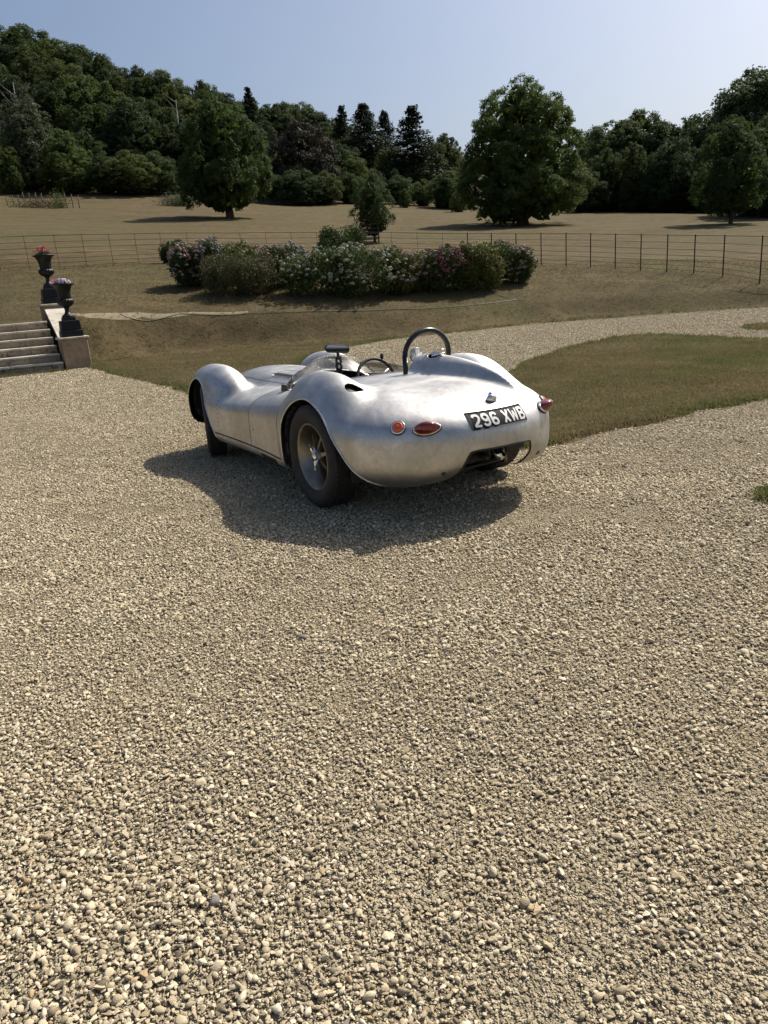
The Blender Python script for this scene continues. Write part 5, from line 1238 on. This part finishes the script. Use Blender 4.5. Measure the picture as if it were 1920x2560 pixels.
for q in WOOD:
    row = 0 if q[2] >= 195 else 1 if q[2] > 155 else 2
    tree(*q[:4], 'woodland_tree', ('leafy tree on the ridge of the wooded hill, its top against the sky', 'leafy tree halfway up the wooded hill among other crowns', 'leafy tree in the front rows of the wood at the hill foot')[row], WG + (' on the ridge', ' halfway up', ' at the foot')[row], q[4])
tree(150, 322, 118, 'bright0', 'lime_tree', 'bright yellow-green tree at the wood edge above the small enclosure', wide=1.1)
tree(48, 240, 122, 'grey0', 'willow_tree', 'grey-green willow-like tree at the wood edge', wide=1.1)
tree(0, 330, 116, 'bright0', 'lime_tree', 'yellow-green tree beside the grey-green willow at the wood edge', wide=.8)
for px, yt, Y, kd, wd, lab in ((617, 217, 190, 'fir0', 1.0, 'lone conifer tip standing above the wood beside the copper beech'), (852, 262, 165, 'fir1', 1.0, 'dark narrow conifer next to the broad open pine'), (905, 258, 160, 'fir2', 1.35, 'tall open pine with flat tiers, tallest of the conifer clump'), (958, 276, 165, 'fir2', 1.0, 'thin open conifer between two taller ones'), (1028, 262, 150, 'fir1', 1.45, 'large tiered fir standing apart by the gap in the trees')):
    tree(px, yt, Y, kd, 'conifer', lab, 'conifers on the skyline', wd)
RG = 'trees of the far wood by the maple'; RL = 'leafy tree in the shaded wood beyond the meadow behind the maple'
for q in ((1490, 318, 125, 'broad0', 1.0), (1545, 292, 118, 'tall1', 1.15), (1600, 276, 120, 'broad2', 1.0), (1655, 298, 115, 'tall2', 1.2), (1720, 296, 118, 'tall0', 1.0), (1770, 330, 112, 'broad3', .9), (1735, 295, 135, 'broad1', .6), (1520, 370, 105, 'broad3', .8), (1585, 350, 102, 'tall0', .95), (1680, 345, 100, 'broad1', .95), (1480, 400, 112, 'broad2', .8),
          (1800, 300, 100, 'tall1', .9), (1850, 258, 105, 'broad0', 1.0), (1885, 215, 105, 'tall2', 1.2), (1930, 158, 110, 'broad1', 1.2), (1970, 150, 108, 'broad2', 1.2), (2040, 190, 100, 'tall0', 1.2), (1905, 300, 85, 'broad3', .9), (1960, 280, 80, 'broad0', 1.0), (1780, 400, 95, 'broad2', .7), (1840, 380, 98, 'broad1', .8), (1460, 360, 130, 'broad1', .9)):
    tree(*q[:4], 'woodland_tree', RL, RG, q[4])
for q in ((1190, 392, 300, 'broad1', 1.2), (1160, 396, 290, 'broad2', 1.1), (1215, 394, 295, 'broad3', 1.2), (1135, 394, 300, 'broad0', 1.2), (1175, 390, 320, 'broad3', 1.4), (1205, 388, 330, 'broad0', 1.4)): tree(*q[:4], 'far_tree', 'small distant tree on the skyline in the gap beside the maple', 'distant trees in the gap', q[4])
for q in ((1170, 480, 120, 'bright0', .8), (1010, 470, 118, 'bright0', .8), (1145, 470, 108, 'bright0', .9)): tree(*q[:4], 'field_bush', 'yellow-green bushy sapling at the meadow end in the gap', 'saplings in the gap', q[4] * 1.3)
# understory at the wood's foot: closes the view under the crowns
for i, (px, Y) in enumerate([(p, 124 + 6 * math.sin(p)) for p in range(-60, 1130, 62)]):
    b = gz1(at_y(px, 500, Y)[0], Y); s = random.uniform(3.5, 6)
    q = project([[at_y(px, 500, Y)[0], Y, b + s]])[0]; tree(px, q[1], Y, 'broad%d' % (i % 4), 'understory_shrub', 'low leafy shrub filling the foot of the wood', 'shrubs at the foot of the wood', random.uniform(1.0, 1.5))
for i, (px, Y) in enumerate([(p, 104 + 4 * math.sin(p)) for p in range(1470, 1960, 58)]):
    b = gz1(at_y(px, 520, Y)[0], Y); s = random.uniform(3.2, 5)
    q = project([[at_y(px, 520, Y)[0], Y, b + s]])[0]; tree(px, q[1], Y, 'broad%d' % (i % 4), 'understory_shrub', 'low leafy shrub under the far wood by the maple', 'shrubs under the far wood', random.uniform(1.0, 1.5))
# dead bleached trees
def dead_tree(px, ytop, Y, seed, lab):
    b = at_y(px, ytop, Y); z0 = gz1(b[0], Y); H = b[2] - z0; r = np.random.default_rng(seed); o = empty('dead_tree', (b[0], Y, z0)); tag(o, lab, 'tree')
    MB().tube([(0, 0, -.5), (.1, 0, H * .5), (.3, .1, H * .9)], [.15, .10, .04], 7).build('trunk', M_DEAD, o)
    for k in range(11):
        t = r.uniform(.5, .9); a = r.uniform(-.5, 3.6); L = r.uniform(.12, .24) * H; s = np.array([.2, .05, t * H]); e = s + np.array([L * math.cos(a) * (1 if k % 2 else -1), r.normal(0, .3), L * r.uniform(.3, 1.0)])
        MB().tube([s, (s + e) / 2 + r.normal(0, .2, 3), e], [.055, .035, .015], 5).build('branch', M_DEAD, o)
dead_tree(432, 228, 150, 3, 'dead tree with bleached bare branches in front of the wood'); dead_tree(22, 180, 135, 5, 'dead bleached tree beside the grey-green willow')
# wooden guard round the young tree, enclosure and brush fence at the meadow edge
M_WOOD = plain('old_timber', (.085, .068, .048), .9, 0, .35, 5)
def guard(px, Y, w, h, lab):
    b = at_y(px, 600, Y); z0 = gz1(b[0], Y); o = empty('tree_guard', (b[0], Y, z0)); tag(o, lab, 'tree guard')
    for sx in (-1, 1):
        for sy in (-1, 1): MB().box((sx * w / 2, sy * w / 2, h / 2 - .1), (.07, .07, h + .2)).build('post', M_WOOD, o)
    for sy in (-1, 1):
        for k in range(4): MB().box((0, sy * (w / 2 + .05), h * (.2 + .23 * k)), (w + .1, .025, .07)).build('rail', M_WOOD, o); MB().box((sy * (w / 2 + .05), 0, h * (.2 + .23 * k) + .002), (.025, w + .04, .07)).build('rail', M_WOOD, o)
guard(925, 54, 1.2, 1.25, 'timber post and rail guard round the young tree')
def enclosure(px0, px1, y0, y1, Y, name, lab, n, h):
    o = None; A = at_y(px0, y0, Y); Bp = at_y(px1, y1, Y - 2); rr = np.random.default_rng(int(px0)); zc = gz1(A[0], A[1])
    o = empty(name, (A[0], A[1], zc)); tag(o, lab, 'fence')
    for k in range(n):
        q = A + (Bp - A) * k / (n - 1); z = gz1(q[0], q[1]); child(MB().tube([(q[0], q[1], z - .3), (q[0] + rr.normal(0, .06), q[1], z + h * rr.uniform(.75, 1.15))], .05, 6).build('stake', M_WOOD, None), o)
    for f in (.35, .75): child(MB().tube([(A[0], A[1], zc + h * f), (Bp[0], Bp[1], gz1(Bp[0], Bp[1]) + h * f)], .02, 5).build('wire', M_WOOD, None), o)
enclosure(15, 195, 490, 500, 100, 'stake_fence', 'row of leaning timber stakes enclosing scrub below the lime tree', 13, 1.5)
enclosure(405, 482, 492, 500, 104, 'stake_fence', 'short brushwood fence of stakes beside the lone oak', 7, 1.4)
def scrub(px, Y, w, h, lab, mat, name='scrub_patch', n=1600):
    b = at_y(px, 500, Y); z0 = gz1(b[0], Y); o = empty(name, (b[0], Y, z0)); tag(o, lab, 'scrub'); r = np.random.default_rng(int(px)); P = np.stack([r.normal(0, w * .3, n), r.normal(0, .8, n), np.abs(r.normal(0, h * .42, n))], -1)
    V, F = leaf_quads(P, r.normal(size=(n, 3)) + np.array([0, -1, .2]), .11, r, .3); link('foliage', mesh_np('foliage', V, F), mat, o); st = MB()
    for k in range(7): st.tube([(r.normal(0, w * .25), 0, -.2), (r.normal(0, w * .25), 0, h * .8)], [.03, .01], 5)
    st.build('stems', M_WOOD, o)
ML_DRY = mat_leaf('dry_scrub', (.13, .10, .05), .3, .1); scrub(90, 98.5, 6, 1.3, 'dry brown scrub inside the stake enclosure', ML_DRY); scrub(145, 98, 1.4, 2.2, 'small green sapling inside the stake enclosure', ML['bright'], 'sapling', 700)
scrub(445, 103, 4.5, 1.7, 'heap of dull green brambles behind the brushwood fence', ML['grey'], 'bramble_heap', 2400); scrub(700, 116, 8, 1.2, 'low rough growth at the foot of the copper beech', ML['grey'], 'bramble_heap', 1500)
print('objects', len(bpy.data.objects))
